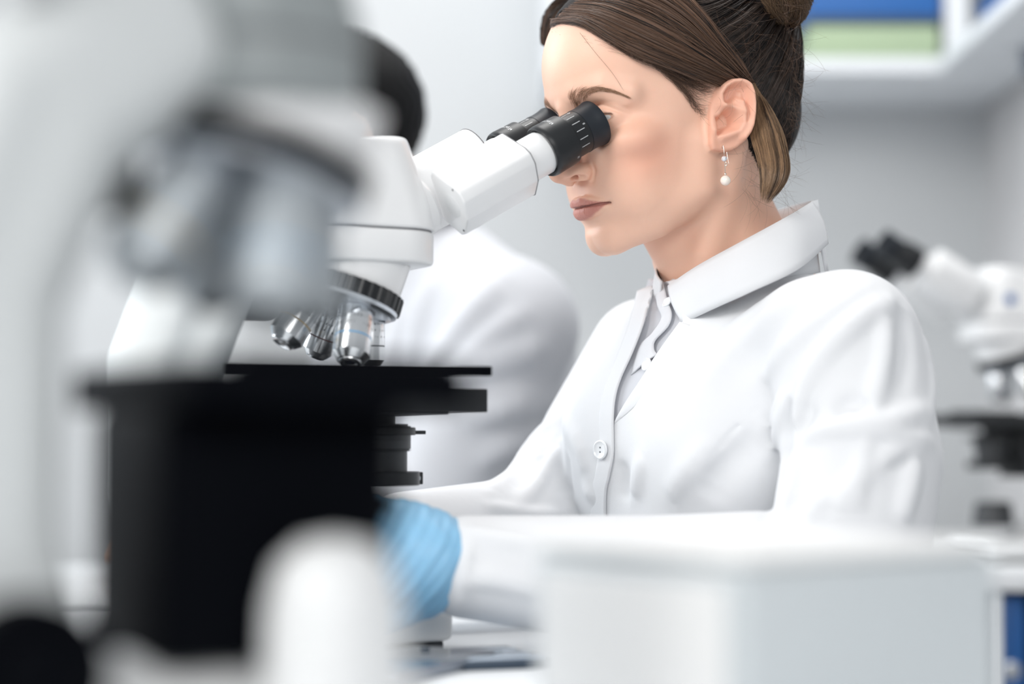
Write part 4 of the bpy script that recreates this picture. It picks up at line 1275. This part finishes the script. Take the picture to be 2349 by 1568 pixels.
            for k in range(9):                                  # worn, unreadable print round the collar
                a0 = math.radians(97 - k * 5.4)
                for j in range(3):
                    aa = a0 + math.radians(rg.uniform(-1.2, 1.2)); s0 = -0.0395 + rg.uniform(-0.0009, 0.0009)
                    patch(aa, aa + math.radians(1.1 if j else 2.6), s0, s0 + (0.0018 if j else 0.0005), 0.02012, 1, 0.02008)
            for k, dg in enumerate((-46, -49, 17, 19)):
                a0 = math.radians(dg); s0 = -0.033 if k < 2 else -0.0185
                patch(a0, a0 + math.radians(0.8), s0, s0 + 0.0019, 0.01990 if k < 2 else 0.01735, 1)
            me = bpy.data.meshes.new('printed_scale'); me.from_pydata([tuple(q) for q in V_], [], F_)
            so = link_mesh('printed_scale', me, MARKW, None, False); so.parent = ep
    if flip:                                                    # head turned round so that the tubes point over the arm
        xc = (x0 + x1) / 2000.0 - 0.016
        Mf = Matrix.Translation((xc, 0, 0)) @ Matrix.Rotation(math.pi, 4, 'Z') @ Matrix.Translation((-xc - 0.010, 0, 0))
        for o in set(bpy.data.objects) - before: o.data.transform(Mf)
    # stage and its carriage
    st = prism('stage', [(sx0, -0.065), (sx1, -0.065), (sx1, 0.065), (sx0, 0.065)], 0.1660 + stage_dz, 0.1825 + stage_dz, BLACK, A, 0.0009)
    ga = box('gib_plate', (sx0 + 0.03, -0.060, 0.1640 + stage_dz), (sx1 - 0.028, 0.055, 0.1662 + stage_dz), GREYBLK, None, 0.0004); ga.parent = st
    box('slide_holder', (-0.05, -0.035, 0.1825 + stage_dz), (0.040, -0.028, 0.1865 + stage_dz), GREYBLK, A, 0.0006)
    # travel rail of the mechanical stage, carried beside it on two plates
    if detail:
        rl = box('slide_travel_rail', (-0.150, -0.1035, 0.1902), (0.0405, -0.0965, 0.1968), INK, A, 0.0010)
        for xa in (-0.120, -0.085):
            pl = box('carrier_plate', (xa, -0.0975, 0.1830), (xa + 0.016, -0.050, 0.1903), INK, None, 0.0008); pl.parent = rl
    # condenser stack
    cx = 0.0
    def cyl(nm, z0, z1, r, m, par_=A, bev=0.0006):
        return lathe(nm, [(z0, r - bev), (z0 + bev, r), (z1 - bev, r), (z1, r - bev), (z1, 0.0004)], 64, m, par_, (cx, 0, 0), (0, 0, 1))
    co = lathe('condenser', [(0.1240, 0.010), (0.1240, 0.0210), (0.1385, 0.0210), (0.1385, 0.0225), (0.1400, 0.0225), (0.1402, 0.0235), (0.1565, 0.0235), (0.1568, 0.0215), (0.1580, 0.0215), (0.1580, 0.0125), (0.1640, 0.0125), (0.1660, 0.009)], 64, GREYBLK, A, (cx, 0, 0), (0, 0, 1))
    for z0, z1, r in ((0.1466, 0.1470, 0.0237), (0.1390, 0.1395, 0.0237)):
        g_ = cyl('groove_ring', z0, z1, r, BLACK, None, 0.0001); g_.parent = co
    ir = cyl('iris_ring', 0.1500, 0.1556, 0.0270, BLACK)
    l1 = box('lever', (cx + 0.020, -0.004, 0.1508), (cx + 0.036, 0.004, 0.1535), GREYBLK, None, 0.0005); l1.parent = ir
    cl = cyl('condenser_clamp', 0.1140, 0.1240, 0.0300, BLACK)
    cb = box('clamp_screw_block', (cx + 0.022, -0.006, 0.1145), (cx + 0.033, 0.006, 0.1235), BLACK, None, 0.0008); cb.parent = cl
    cs = lathe('screw', [(0, 0.0026), (0.0006, 0.0026), (0.0007, 0.0012), (0.0002, 0.0010)], 24, CHROME2, None, (cx + 0.028, -0.0061, 0.119), (0, -1, 0)); cs.parent = cl
    box('substage_carriage', (-sub, -0.020, 0.104), (cx - 0.018, 0.020, 0.164 + stage_dz), BLACK, A, 0.002)
    # illuminator on the base
    lathe('illuminator', [(0.044, 0.026), (0.062, 0.0235), (0.072, 0.022), (0.074, 0.019), (0.0735, 0.0005)], 56, GREYBLK, A, (cx, 0, 0), (0, 0, 1))
    # focus knobs both sides
    for s in (-1, 1):
        kn = lathe('coarse_focus_knob', [(0.050, 0.006), (0.050, 0.024), (0.052, 0.026), (0.066, 0.026), (0.068, 0.024), (0.068, 0.0005)], 60, BLACK, A, (-0.135, 0, 0.066), (0, s, 0))
        fk = lathe('fine_focus_knob', [(0.068, 0.0005), (0.068, 0.014), (0.080, 0.0145), (0.082, 0.013), (0.082, 0.0005)], 48, GREYBLK, None, (-0.135, 0, 0.066), (0, s, 0)); fk.parent = kn
        lathe('stage_drive_knob', [(0.104, 0.004), (0.104, 0.011), (0.136, 0.011), (0.138, 0.009), (0.164, 0.004)], 40, BLACK, A, (-0.030, 0.056, 0.0), (0, 0, 1)) if s == 1 else None
    return root

def scope_loc(px, d, yaw):
    """bench position whose optical axis shows at column px, depth d"""
    X = (px - W_PX / 2) / F_PX * d
    return (X, d, BENCH)
# ------------------------------------------------------------------ the laboratory
def wall_mat(name, col, rough=0.75):
    return mat(name, col, rough, bump=0.08, bscale=90, vary=0.015, bdist=0.001)
WALLC = wall_mat('pale_grey_wall_paint', (0.58, 0.595, 0.605))
WALLR = wall_mat('soft_grey_wall_paint', (0.56, 0.555, 0.56))
FLOORM = mat('grey_vinyl_floor', (0.45, 0.47, 0.50), 0.35, bump=0.05, bscale=60, vary=0.08)
BENCHM = mat('white_laminate', (0.80, 0.82, 0.84), 0.35, vary=0.01, bump=0.02, bscale=300)
SHELFM = mat('white_shelf_board', (0.72, 0.745, 0.77), 0.5, vary=0.01, bump=0.02, bscale=200)
CABM = mat('pale_cabinet_board', (0.66, 0.69, 0.72), 0.5, vary=0.01, bump=0.02, bscale=200)
BOX_SHADED = mat('shaded_instrument_plastic', (0.58, 0.62, 0.64), 0.45, bump=0.05, bscale=1500, bdist=0.0002)  # darker copy of the instrument white; the shade of its right face as colour
BOX_LIT = mat('lit_instrument_plastic', (0.82, 0.82, 0.815), 0.45, bump=0.05, bscale=1500, bdist=0.0002)  # lighter copy, with the light on left face and top put into the colour
BLUEF = mat('blue_binder_card', (0.012, 0.11, 0.36), 0.45, vary=0.05)
GREENF = mat('green_box_card', (0.36, 0.46, 0.30), 0.55, vary=0.05)
PAPERM = mat('white_paper', (0.82, 0.83, 0.84), 0.7)
DARKC = mat('dark_card', (0.03, 0.05, 0.08), 0.5)
PHONEG = mat('phone_glass', (0.04, 0.06, 0.09), 0.05, spec=0.8, coat=1.0)
METALG = mat('anodised_edge', (0.30, 0.33, 0.38), 0.25, metal=1.0)
GLASSM = mat('slide_glass', (0.70, 0.80, 0.92), 0.08, spec=0.8, coat=1.0)

def st_box(name, lo, hi, m, bevel=0.0):
    o = box(name, lo, hi, m, None, bevel); o['kind'] = 'structure'; return o

WY = 3.20
st_box('floor', (-2.6, -0.4, -0.06), (0.96, 3.3, 0.0), FLOORM)
st_box('wall_back', (-0.92, WY, 0.0), (0.86, WY + 0.10, 2.6), WALLC)
st_box('wall_right', (0.765, 1.75, 0.0), (0.865, WY, 2.6), WALLR)
# window at the far left of the back wall
st_box('wall_back', (-2.6, WY, 0.0), (-0.92, WY + 0.10, 0.85), WALLC)
wf = box('window_frame', (-0.98, WY - 0.02, 0.85), (-0.92, WY + 0.08, 2.6), SHELFM, None, 0.004); wf['kind'] = 'structure'; wf.name = 'trim_1'
wp = box('trim_2', (-1.80, WY - 0.02, 0.85), (-1.74, WY + 0.08, 2.6), SHELFM, None, 0.004); wp['kind'] = 'structure'
gm = bpy.data.materials.new('window_pane_glass'); gm.use_nodes = True
g_b = gm.node_tree.nodes['Principled BSDF']; g_b.inputs['Base Color'].default_value = (0.80, 0.92, 1, 1); g_b.inputs['Transmission Weight'].default_value = 1.0; g_b.inputs['Roughness'].default_value = 0.02; g_b.inputs['IOR'].default_value = 1.02
st_box('window_1', (-2.6, WY + 0.03, 0.85), (-0.98, WY + 0.036, 2.6), gm)
st_box('baseboard_back', (-0.92, WY - 0.012, 0.0), (0.765, WY, 0.09), SHELFM)

# benches (each top a worktop with a panelled carcass)
def bench(x0, y0, x1, y1, label, th=0.024, panels=3, group=None, inset=0.07):
    e = empty('workbench', ((x0 + x1) / 2, (y0 + y1) / 2, 0), 0, label, 'workbench', group)
    ox, oy = (x0 + x1) / 2, (y0 + y1) / 2
    box('worktop', (x0 - ox, y0 - oy, BENCH - th), (x1 - ox, y1 - oy, BENCH), BENCHM, e, 0.003)
    for (lx, ly) in ((x0 + 0.03, y0 + 0.03), (x1 - inset, y0 + 0.03), (x0 + 0.03, y1 - 0.07), (x1 - inset, y1 - 0.07)):
        box('leg', (lx - ox, ly - oy, 0), (lx + 0.04 - ox, ly + 0.04 - oy, BENCH - th), METALG, e, 0.002)
    box('rail', (x0 + 0.05 - ox, y1 - 0.06 - oy, BENCH - th - 0.06), (x1 - 0.05 - ox, y1 - 0.04 - oy, BENCH - th), CABM, e, 0.001)
    return e
bench(-1.00, 0.42, 0.62, 1.135, 'white workbench carrying the blurred foreground microscope and white instrument')
bench(-1.00, 1.145, 0.06, 1.72, 'white workbench under the microscope that the woman looks into')

bench(-1.00, 1.80, -0.330, 2.42, 'white workbench in the background under the hands of the blurred man', inset=0.40)

# far bench on the right with open shelves
e = empty('storage_bench', (0.42, 2.62, 0), 0, 'white storage bench with open shelf under the out-of-focus microscope', 'workbench')
box('worktop', (-0.34, -0.30, BENCH - 0.026), (0.34, 0.30, BENCH), BENCHM, e, 0.003)
box('side_panel', (-0.33, -0.285, 0), (-0.312, 0.29, BENCH - 0.026), SHELFM, e, 0.001)
box('side_panel', (0.322, -0.285, 0), (0.338, 0.29, BENCH - 0.026), SHELFM, e, 0.001)
box('divider', (0.133, -0.285, 0), (0.150, 0.29, BENCH - 0.026), SHELFM, e, 0.001)
box('shelf_board', (-0.312, -0.28, 0.585), (0.322, 0.29, 0.603), SHELFM, e, 0.001)
box('shelf_board', (-0.312, -0.28, 0.28), (0.322, 0.29, 0.298), SHELFM, e, 0.001)
box('back_panel', (-0.33, 0.285, 0), (0.338, 0.297, BENCH - 0.026), SHELFM, e, 0.0005)
def binder(loc, w, h, dep, m, label, cat='binder', rz=0, group=None):
    r = empty('ring_binder' if cat == 'binder' else 'storage_box', loc, rz, label, cat, group)
    box('cover', (-w / 2, -dep / 2, 0), (w / 2, dep / 2, h), m, r, 0.002)
    if cat == 'binder':
        box('paper_block', (-w / 2 + 0.003, -dep / 2 + 0.01, 0.003), (w / 2 - 0.003, dep / 2 + 0.001, h - 0.003), PAPERM, r, 0.0004)
        lathe('finger_ring', [(0, 0.009), (0.0006, 0.011), (0.0012, 0.009)], 24, CHROME2, r, (0, -dep / 2 - 0.0004, h * 0.22), (0, -1, 0))
    return r
binder((0.588, 2.47, 0.6035), 0.034, 0.112, 0.22, BLUEF, 'blue binder standing in the shelf under the far bench')
binder((0.630, 2.47, 0.6035), 0.030, 0.112, 0.22, DARKC, 'dark binder beside the blue binder under the far bench')

# shelf on the wall at upper right
e = empty('wall_shelf', (0.45, 3.05, 1.45), 0, 'white open wall shelf cabinet above the woman\'s shoulder', 'shelf')
box('board', (-0.40, -0.155, -0.012), (0.31, 0.15, 0.012), SHELFM, e, 0.002)
box('divider', (0.188, -0.15, 0.012), (0.222, 0.15, 0.40), SHELFM, e, 0.001)
box('side_panel', (-0.40, -0.15, 0.012), (-0.376, 0.15, 0.40), SHELFM, e, 0.001)
box('back_panel', (-0.376, 0.135, 0.012), (0.31, 0.15, 0.40), CABM, e, 0.001)
box('top_board', (-0.40, -0.155, 0.40), (0.31, 0.15, 0.42), SHELFM, e, 0.001)
e = empty('side_shelf', (0.70, 2.35, 1.45), 0, 'white shelf along the right wall at the top corner', 'shelf')
box('board', (-0.075, -0.52, -0.012), (0.063, 0.53, 0.012), SHELFM, e, 0.002)
box('bracket', (0.0, -0.40, -0.05), (0.063, -0.388, -0.012), METALG, e, 0.001)
box('bracket', (0.0, 0.36, -0.05), (0.063, 0.372, -0.012), METALG, e, 0.001)

def flat_box(name, loc, dims, m, label, cat, lid=None, rz=0, group=None):
    r = empty(name, loc, rz, label, cat, group)
    w, dp, h = dims
    box('body', (-w / 2, -dp / 2, 0), (w / 2, dp / 2, h), m, r, 0.003)
    box('lid', (-w / 2 - 0.002, -dp / 2 - 0.002, h), (w / 2 + 0.002, dp / 2 + 0.002, h + 0.012), lid or m, r, 0.002)
    return r
flat_box('storage_box', (0.533, 3.00, 1.462), (0.190, 0.20, 0.048), GREENF, 'pale green box lying on the wall shelf under the blue one', 'box', DARKC)
flat_box('storage_box', (0.533, 3.00, 1.5225), (0.196, 0.20, 0.105), BLUEF, 'large blue box stacked on the green box on the wall shelf', 'box')
flat_box('storage_box', (0.685, 2.55, 1.462), (0.09, 0.30, 0.022), BLUEF, 'thin blue box lying on the side shelf', 'box')

# the white instrument in the foreground
e = empty('laboratory_instrument', (0.1035, 0.872, BENCH), math.radians(37), 'blurred white boxy instrument on the bench in the right foreground', 'instrument')
box('housing', (-0.068, -0.066, 0.004), (0.086, 0.066, 0.095), BOX_SHADED, e, 0.005)
box('cover', (-0.069, -0.067, 0.0955), (0.087, 0.067, 0.1015), BOX_LIT, e, 0.003)
box('lit_face_panel', (-0.0705, -0.058, 0.012), (-0.0678, 0.058, 0.088), BOX_LIT, e, 0.001)  # sheet that carries the painted light of the left face
for (a, b) in ((-0.058, -0.055), (0.074, -0.055), (-0.058, 0.055), (0.074, 0.055)):
    lathe('foot', [(0, 0.007), (0.004, 0.008), (0.0045, 0.001)], 20, RUBBER, e, (a, b, 0), (0, 0, 1))

# things lying on the bench beside the sharp microscope
e = empty('smartphone', (-0.066, 1.275, BENCH), math.radians(64), 'dark phone lying on the bench in front of the sharp microscope', 'phone')
box('case', (-0.072, -0.036, 0), (0.072, 0.036, 0.0075), METALG, e, 0.003)
box('screen', (-0.069, -0.033, 0.0074), (0.069, 0.033, 0.0079), PHONEG, e, 0.0003)
lathe('camera_lens', [(0, 0.0035), (0.0004, 0.003), (0.0005, 0.0002)], 20, GLASS_D, e, (0.06, 0.02, 0.0079), (0, 0, 1))
e = empty('slide_tray', (-0.020, 1.315, BENCH), math.radians(20), 'small dark tray holding glass slides beside the phone', 'tray')
box('tray', (-0.035, -0.042, 0), (0.035, 0.042, 0.006), DARKC, e, 0.0015)
for k in range(3):
    g = box('slide', (-0.030, -0.036 + 0.026 * k, 0.006), (0.030, -0.016 + 0.026 * k, 0.0072), GLASSM, e, 0.0002); tag(g, 'clear glass slide')

# ------------------------------------------------------------------ microscopes in their places
scope_a = microscope('microscope', tuple(SCOPE_LOC), SCOPE_YAW, 'sharp white binocular microscope with four chrome objectives under the woman\'s eyes')
SHELLG = mat('grey_head_shell', (0.27, 0.295, 0.30), 0.45, spec=0.4)  # one even mid grey for the head and collar of the foreground microscope
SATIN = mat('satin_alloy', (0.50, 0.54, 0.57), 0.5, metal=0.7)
fgx, fgd = 745, 0.79
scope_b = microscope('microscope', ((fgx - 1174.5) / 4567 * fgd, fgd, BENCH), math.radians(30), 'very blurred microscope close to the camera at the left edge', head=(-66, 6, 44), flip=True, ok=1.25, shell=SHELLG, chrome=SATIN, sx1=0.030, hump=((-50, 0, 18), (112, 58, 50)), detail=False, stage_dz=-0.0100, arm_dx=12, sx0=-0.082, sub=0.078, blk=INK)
scope_c = microscope('microscope', ((2275 - 1174.5) / 4567 * 2.47, 2.47, BENCH), math.radians(180 + 14), 'small out-of-focus white microscope on the far bench behind the woman\'s shoulder', detail=False)
bl = lathe('badge', [(0, 0.0068), (0.0006, 0.0066), (0.0007, 0.0001)], 24, BLUEF, scope_c, (-0.004, 0.0437, 0.322), (0, 1, 0))

# extra parts of the foreground microscope
fs = scope_b
box('substage_housing', (-0.081, -0.040, 0.062), (0.012, 0.045, 0.157), INK, fs, 0.006)
lathe('lamp_housing', [(0.02, 0.027), (0.085, 0.025), (0.100, 0.021), (0.108, 0.012), (0.110, 0.0005)], 48, WHITE2, fs, (-0.026, -0.066, 0), (0, 0, 1))

# ------------------------------------------------------------------ the man in the background
MD = 2.08
def MW(px, py, d=MD): return unproj(px, py, d) * 1000
M_HEAD = MW(737, 330, 2.08)
def man_head(P):
    """he looks left and down"""
    Q = P - M_HEAD
    a = math.radians(18); b = math.radians(20)
    f = np.array([-math.cos(b) * math.cos(a), -math.sin(b) * math.cos(a), -math.sin(a)]); l = np.array([math.sin(b), -math.cos(b), 0]); u = np.cross(f, l)
    H = (Q @ np.stack([f, l, u], 1).astype(np.float32)).astype(np.float32); H[:, 1] = np.abs(H[:, 1])
    return H
def man_face(P):
    H = man_head(P)
    d = smin(ell(H, (-14, 0, 22), (98, 76, 86)), ell(H, (28, 0, -28), (58, 56, 78)), 16)
    d = smin(d, chain(H, [(80, 0, 20), (102, 0, -14)], [8, 9]), 8)
    d = smin(d, ell(H, (66, 0, -88), (20, 24, 18)), 12)
    d = smin(d, ell(H, (84, 0, -52), (14, 24, 14)), 8)
    d = d + 6 * gau(H, (84, 30, 8), (14, 16, 11))
    d = smin(d, ell(H, (66, 31, 8), (14, 15, 13)), 4)
    d = smin(d, ell(H, (-12, 76, -8), (17, 8, 30)), 5)
    return d
M_NECK = MW(905, 480, 2.10); M_SHN = MW(1165, 752, 1.985); M_SHF = MW(900, 660, 2.25); M_CH = MW(1030, 900, 2.13); M_WA = MW(1040, 1290, 2.13)
M_HIP = np.array([M_WA[0], M_WA[1] + 20, 430.]); M_ELN = MW(1010, 1120, 1.96); M_WRN = MW(660, 1216, 1.95); M_ELF = MW(760, 1050, 2.28); M_WRF = MW(540, 1186, 2.2)
def man_trunk(P, off=0):
    d = rell(P, M_CH, (128, 160, 170), TM)
    d = smin(d, chain(P, [M_CH, M_WA, M_HIP], [105, 120, 150]), 60)
    d = smin(d, chain(P, [M_NECK + np.array([20, 0, -60]), M_SHN, ], [62, 66]), 40)
    d = smin(d, chain(P, [M_NECK + np.array([20, 0, -60]), M_SHF], [62, 62]), 40)
    return d - off
def man_arms(P, off=0):
    d = chain(P, [M_SHN, M_ELN, M_WRN], [66, 56, 40])
    return np.minimum(d, chain(P, [M_SHF, M_ELF, M_WRF], [62, 54, 40])) - off
MF = [([(1150, 640), (1080, 720), (1010, 820), (960, 900)], 12, 7), ([(1000, 640), (960, 740), (940, 860)], 12, 5), ([(1240, 800), (1120, 830), (1020, 880)], 13, 8),
      ([(1290, 900), (1180, 930), (1060, 960)], 13, 8), ([(1200, 720), (1100, 790), (1040, 880)], 10, 6), ([(1280, 1000), (1180, 1020), (1100, 1060)], 12, 6), ([(930, 700), (900, 820), (890, 930)], 10, 5),
      ([(620, 780), (600, 850)], 8, 5), ([(680, 790), (660, 870)], 8, 5)]
def man_base(P): return smin(man_trunk(P), man_arms(P), 22)
_mf = []
for pts, w, a in MF:
    p3 = spline([raycast(man_base, x, y, 1.7, 2.5) for x, y in pts], 9); _mf.append((p3, w, a * 2.6, p3.mean(0), np.abs(p3 - p3.mean(0)).max() + 3 * w))
def man_coat(P):
    d = man_base(P)
    for p3, w, a, c, r in _mf:
        m = np.abs(P - c.astype(np.float32)).max(1) < r * 1.5
        if m.any(): d[m] -= a * ridge(P[m], p3, w)
    d = smax(d, -chain(P, [M_NECK + np.array([-10, 0, 60]), M_NECK + np.array([5, 0, -30])], [62, 52]), 6)
    for w_, e_ in ((M_WRN, M_ELN), (M_WRF, M_ELF)):
        ax = (w_ - e_) / np.linalg.norm(w_ - e_)
        near = ((P - w_.astype(np.float32)) ** 2).sum(1) < 130 ** 2
        d = np.where(near, smax(d, (P - (w_ + ax * 15).astype(np.float32)) @ ax.astype(np.float32), 3), d)
    return np.maximum(d, 430 - P[:, 2])
def man_body(P):
    d = smin(man_face(P), chain(P, [M_HEAD + np.array([20, 0, -60]), M_NECK, M_NECK + np.array([20, 0, -110])], [54, 56, 64]), 12)
    d = smin(d, man_trunk(P, -18), 14); d = np.minimum(d, man_arms(P, -14))
    for s in (1, -1):
        kn = M_HIP + TF * 400 + TL * 95 * s; ft = kn + np.array([20, 20, -380])
        d = smin(d, chain(P, [M_HIP + TL * 80 * s, kn, ft, ft + TF * 130], [96, 66, 46, 38]), 20)
    for w_, e_, sg in ((M_WRN, M_ELN, 1), (M_WRF, M_ELF, -1)):
        ax = (w_ - e_) * np.array([1, 1, 0.15]); ax = ax / np.linalg.norm(ax); sd = np.cross(ax, [0, 0, 1.0]); sd /= np.linalg.norm(sd)
        d = smin(d, chain(P, [w_, w_ + ax * 75], [28, 24]), 10)
        for k in range(4):
            b0 = w_ + ax * 80 + sd * (k - 1.5) * 17
            d = smin(d, chain(P, [b0, b0 + ax * 36 + np.array([0, 0, -6]), b0 + ax * 52 + np.array([0, 0, -30])], [9.5, 8.5, 7.5]), 3)
        d = smin(d, chain(P, [w_ + ax * 20 + sd * 22, w_ + ax * 62 + sd * 50 + np.array([0, 0, -10]), w_ + ax * 92 + sd * 52 + np.array([0, 0, -24])], [13, 10, 8.5]), 6)
    return d
man = empty('person', (M_HIP[0] / 1000, M_HIP[1] / 1000, 0), 0, 'blurred man with dark hair in a white coat bending left behind the microscope', 'person')
def mpar(o): o.parent = man; o.matrix_parent_inverse = Matrix.Translation(-Vector(man.location)); return o
lo_ = np.minimum(M_HIP, np.minimum(M_WRN, M_WRF)) + np.array([-400, -420, 0]); lo_[2] = 0
hi_ = np.maximum(M_CH, M_SHN) + np.array([300, 400, 0]); hi_[2] = M_HEAD[2] + 150
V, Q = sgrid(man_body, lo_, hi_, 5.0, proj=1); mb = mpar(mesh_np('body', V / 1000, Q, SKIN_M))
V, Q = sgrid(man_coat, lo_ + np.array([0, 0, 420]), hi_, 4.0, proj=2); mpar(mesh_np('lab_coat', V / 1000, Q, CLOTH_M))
def man_trousers(P):
    d = chain(P, [M_HIP + np.array([0, 0, 10]), M_HIP], [128, 130])
    for s in (1, -1):
        kn = M_HIP + TF * 400 + TL * 95 * s; ft = kn + np.array([20, 20, -345])
        d = smin(d, chain(P, [M_HIP + TL * 80 * s, kn, ft], [100, 76, 58]), 20)
    return smax(d, 70 - P[:, 2], 2)
V, Q = sgrid(man_trousers, lo_, np.array([hi_[0], hi_[1], 620]), 9, proj=1); mpar(mesh_np('trousers', V / 1000, Q, DENIM))
def man_hair(P):
    H = man_head(P)
    d = ell(H, (-18, 0, 26), (104, 82, 91)) + 0.8 * np.sin(H[:, 0] * 0.5 + 3 * np.sin(H[:, 2] * 0.12)) 
    reg = poly2(H[:, 0], H[:, 2], np.array([(82, 70), (66, 62), (56, 40), (36, 22), (8, 14), (-2, -22), (-20, -36), (-50, -52), (-150, -60), (-150, 130), (80, 130)]))
    return smax(d, reg * 0.8, 5)
V, Q = sgrid(man_hair, M_HEAD - 150, M_HEAD + 150, 3.0, proj=1); mpar(mesh_np('hair', V / 1000, Q, mat('black_hair', (0.003, 0.0032, 0.0038), rough=0.55, spec=0.15)))
A_ = [M_NECK + np.array(v_) for v_ in ((-60, -30, 10), (-20, -70, 22), (40, -60, 34), (66, 0, 38), (40, 62, 34), (-20, 66, 22), (-60, 30, 10))]
B_ = [q_ + np.array([(q_ - M_NECK)[0] * 0.35, (q_ - M_NECK)[1] * 0.35, -52]) for q_ in A_]
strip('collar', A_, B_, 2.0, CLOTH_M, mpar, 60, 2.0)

# stools under the two seated people
def stool(x, y, top, label):
    s_ = empty('lab_stool', (x, y, 0), 0, label, 'stool')
    lathe('seat', [(top - 0.05, 0.15), (top - 0.045, 0.165), (top - 0.012, 0.168), (top, 0.155), (top, 0.0005)], 48, BLACK, s_)
    lathe('column', [(0.06, 0.028), (top - 0.05, 0.026)], 32, CHROME2, s_)
    for k in range(5):
        a = 2 * math.pi * k / 5
        o = prism('leg', rrect(0.0, -0.018, 0.26, 0.018, 0.012), 0.05, 0.07, GREYBLK, s_, 0.002); o.rotation_euler = (0, 0, a)
        w_ = lathe('castor', [(-0.012, 0.004), (-0.010, 0.025), (0.010, 0.025), (0.012, 0.004)], 24, RUBBER, None, (0.24, 0, 0.025), (0, 1, 0)); w_.parent = o
stool(HIP[0] / 1000, HIP[1] / 1000, 0.332, 'black stool under the woman in the white coat')
stool(M_HIP[0] / 1000, M_HIP[1] / 1000, 0.29, 'black stool under the blurred man')
# ------------------------------------------------------------------ assemble the woman
root_w, par_w, coat_w, body_w = build_woman()
build_woman_details(root_w, par_w, coat_w, body_w)
bpy.context.view_layer.update()
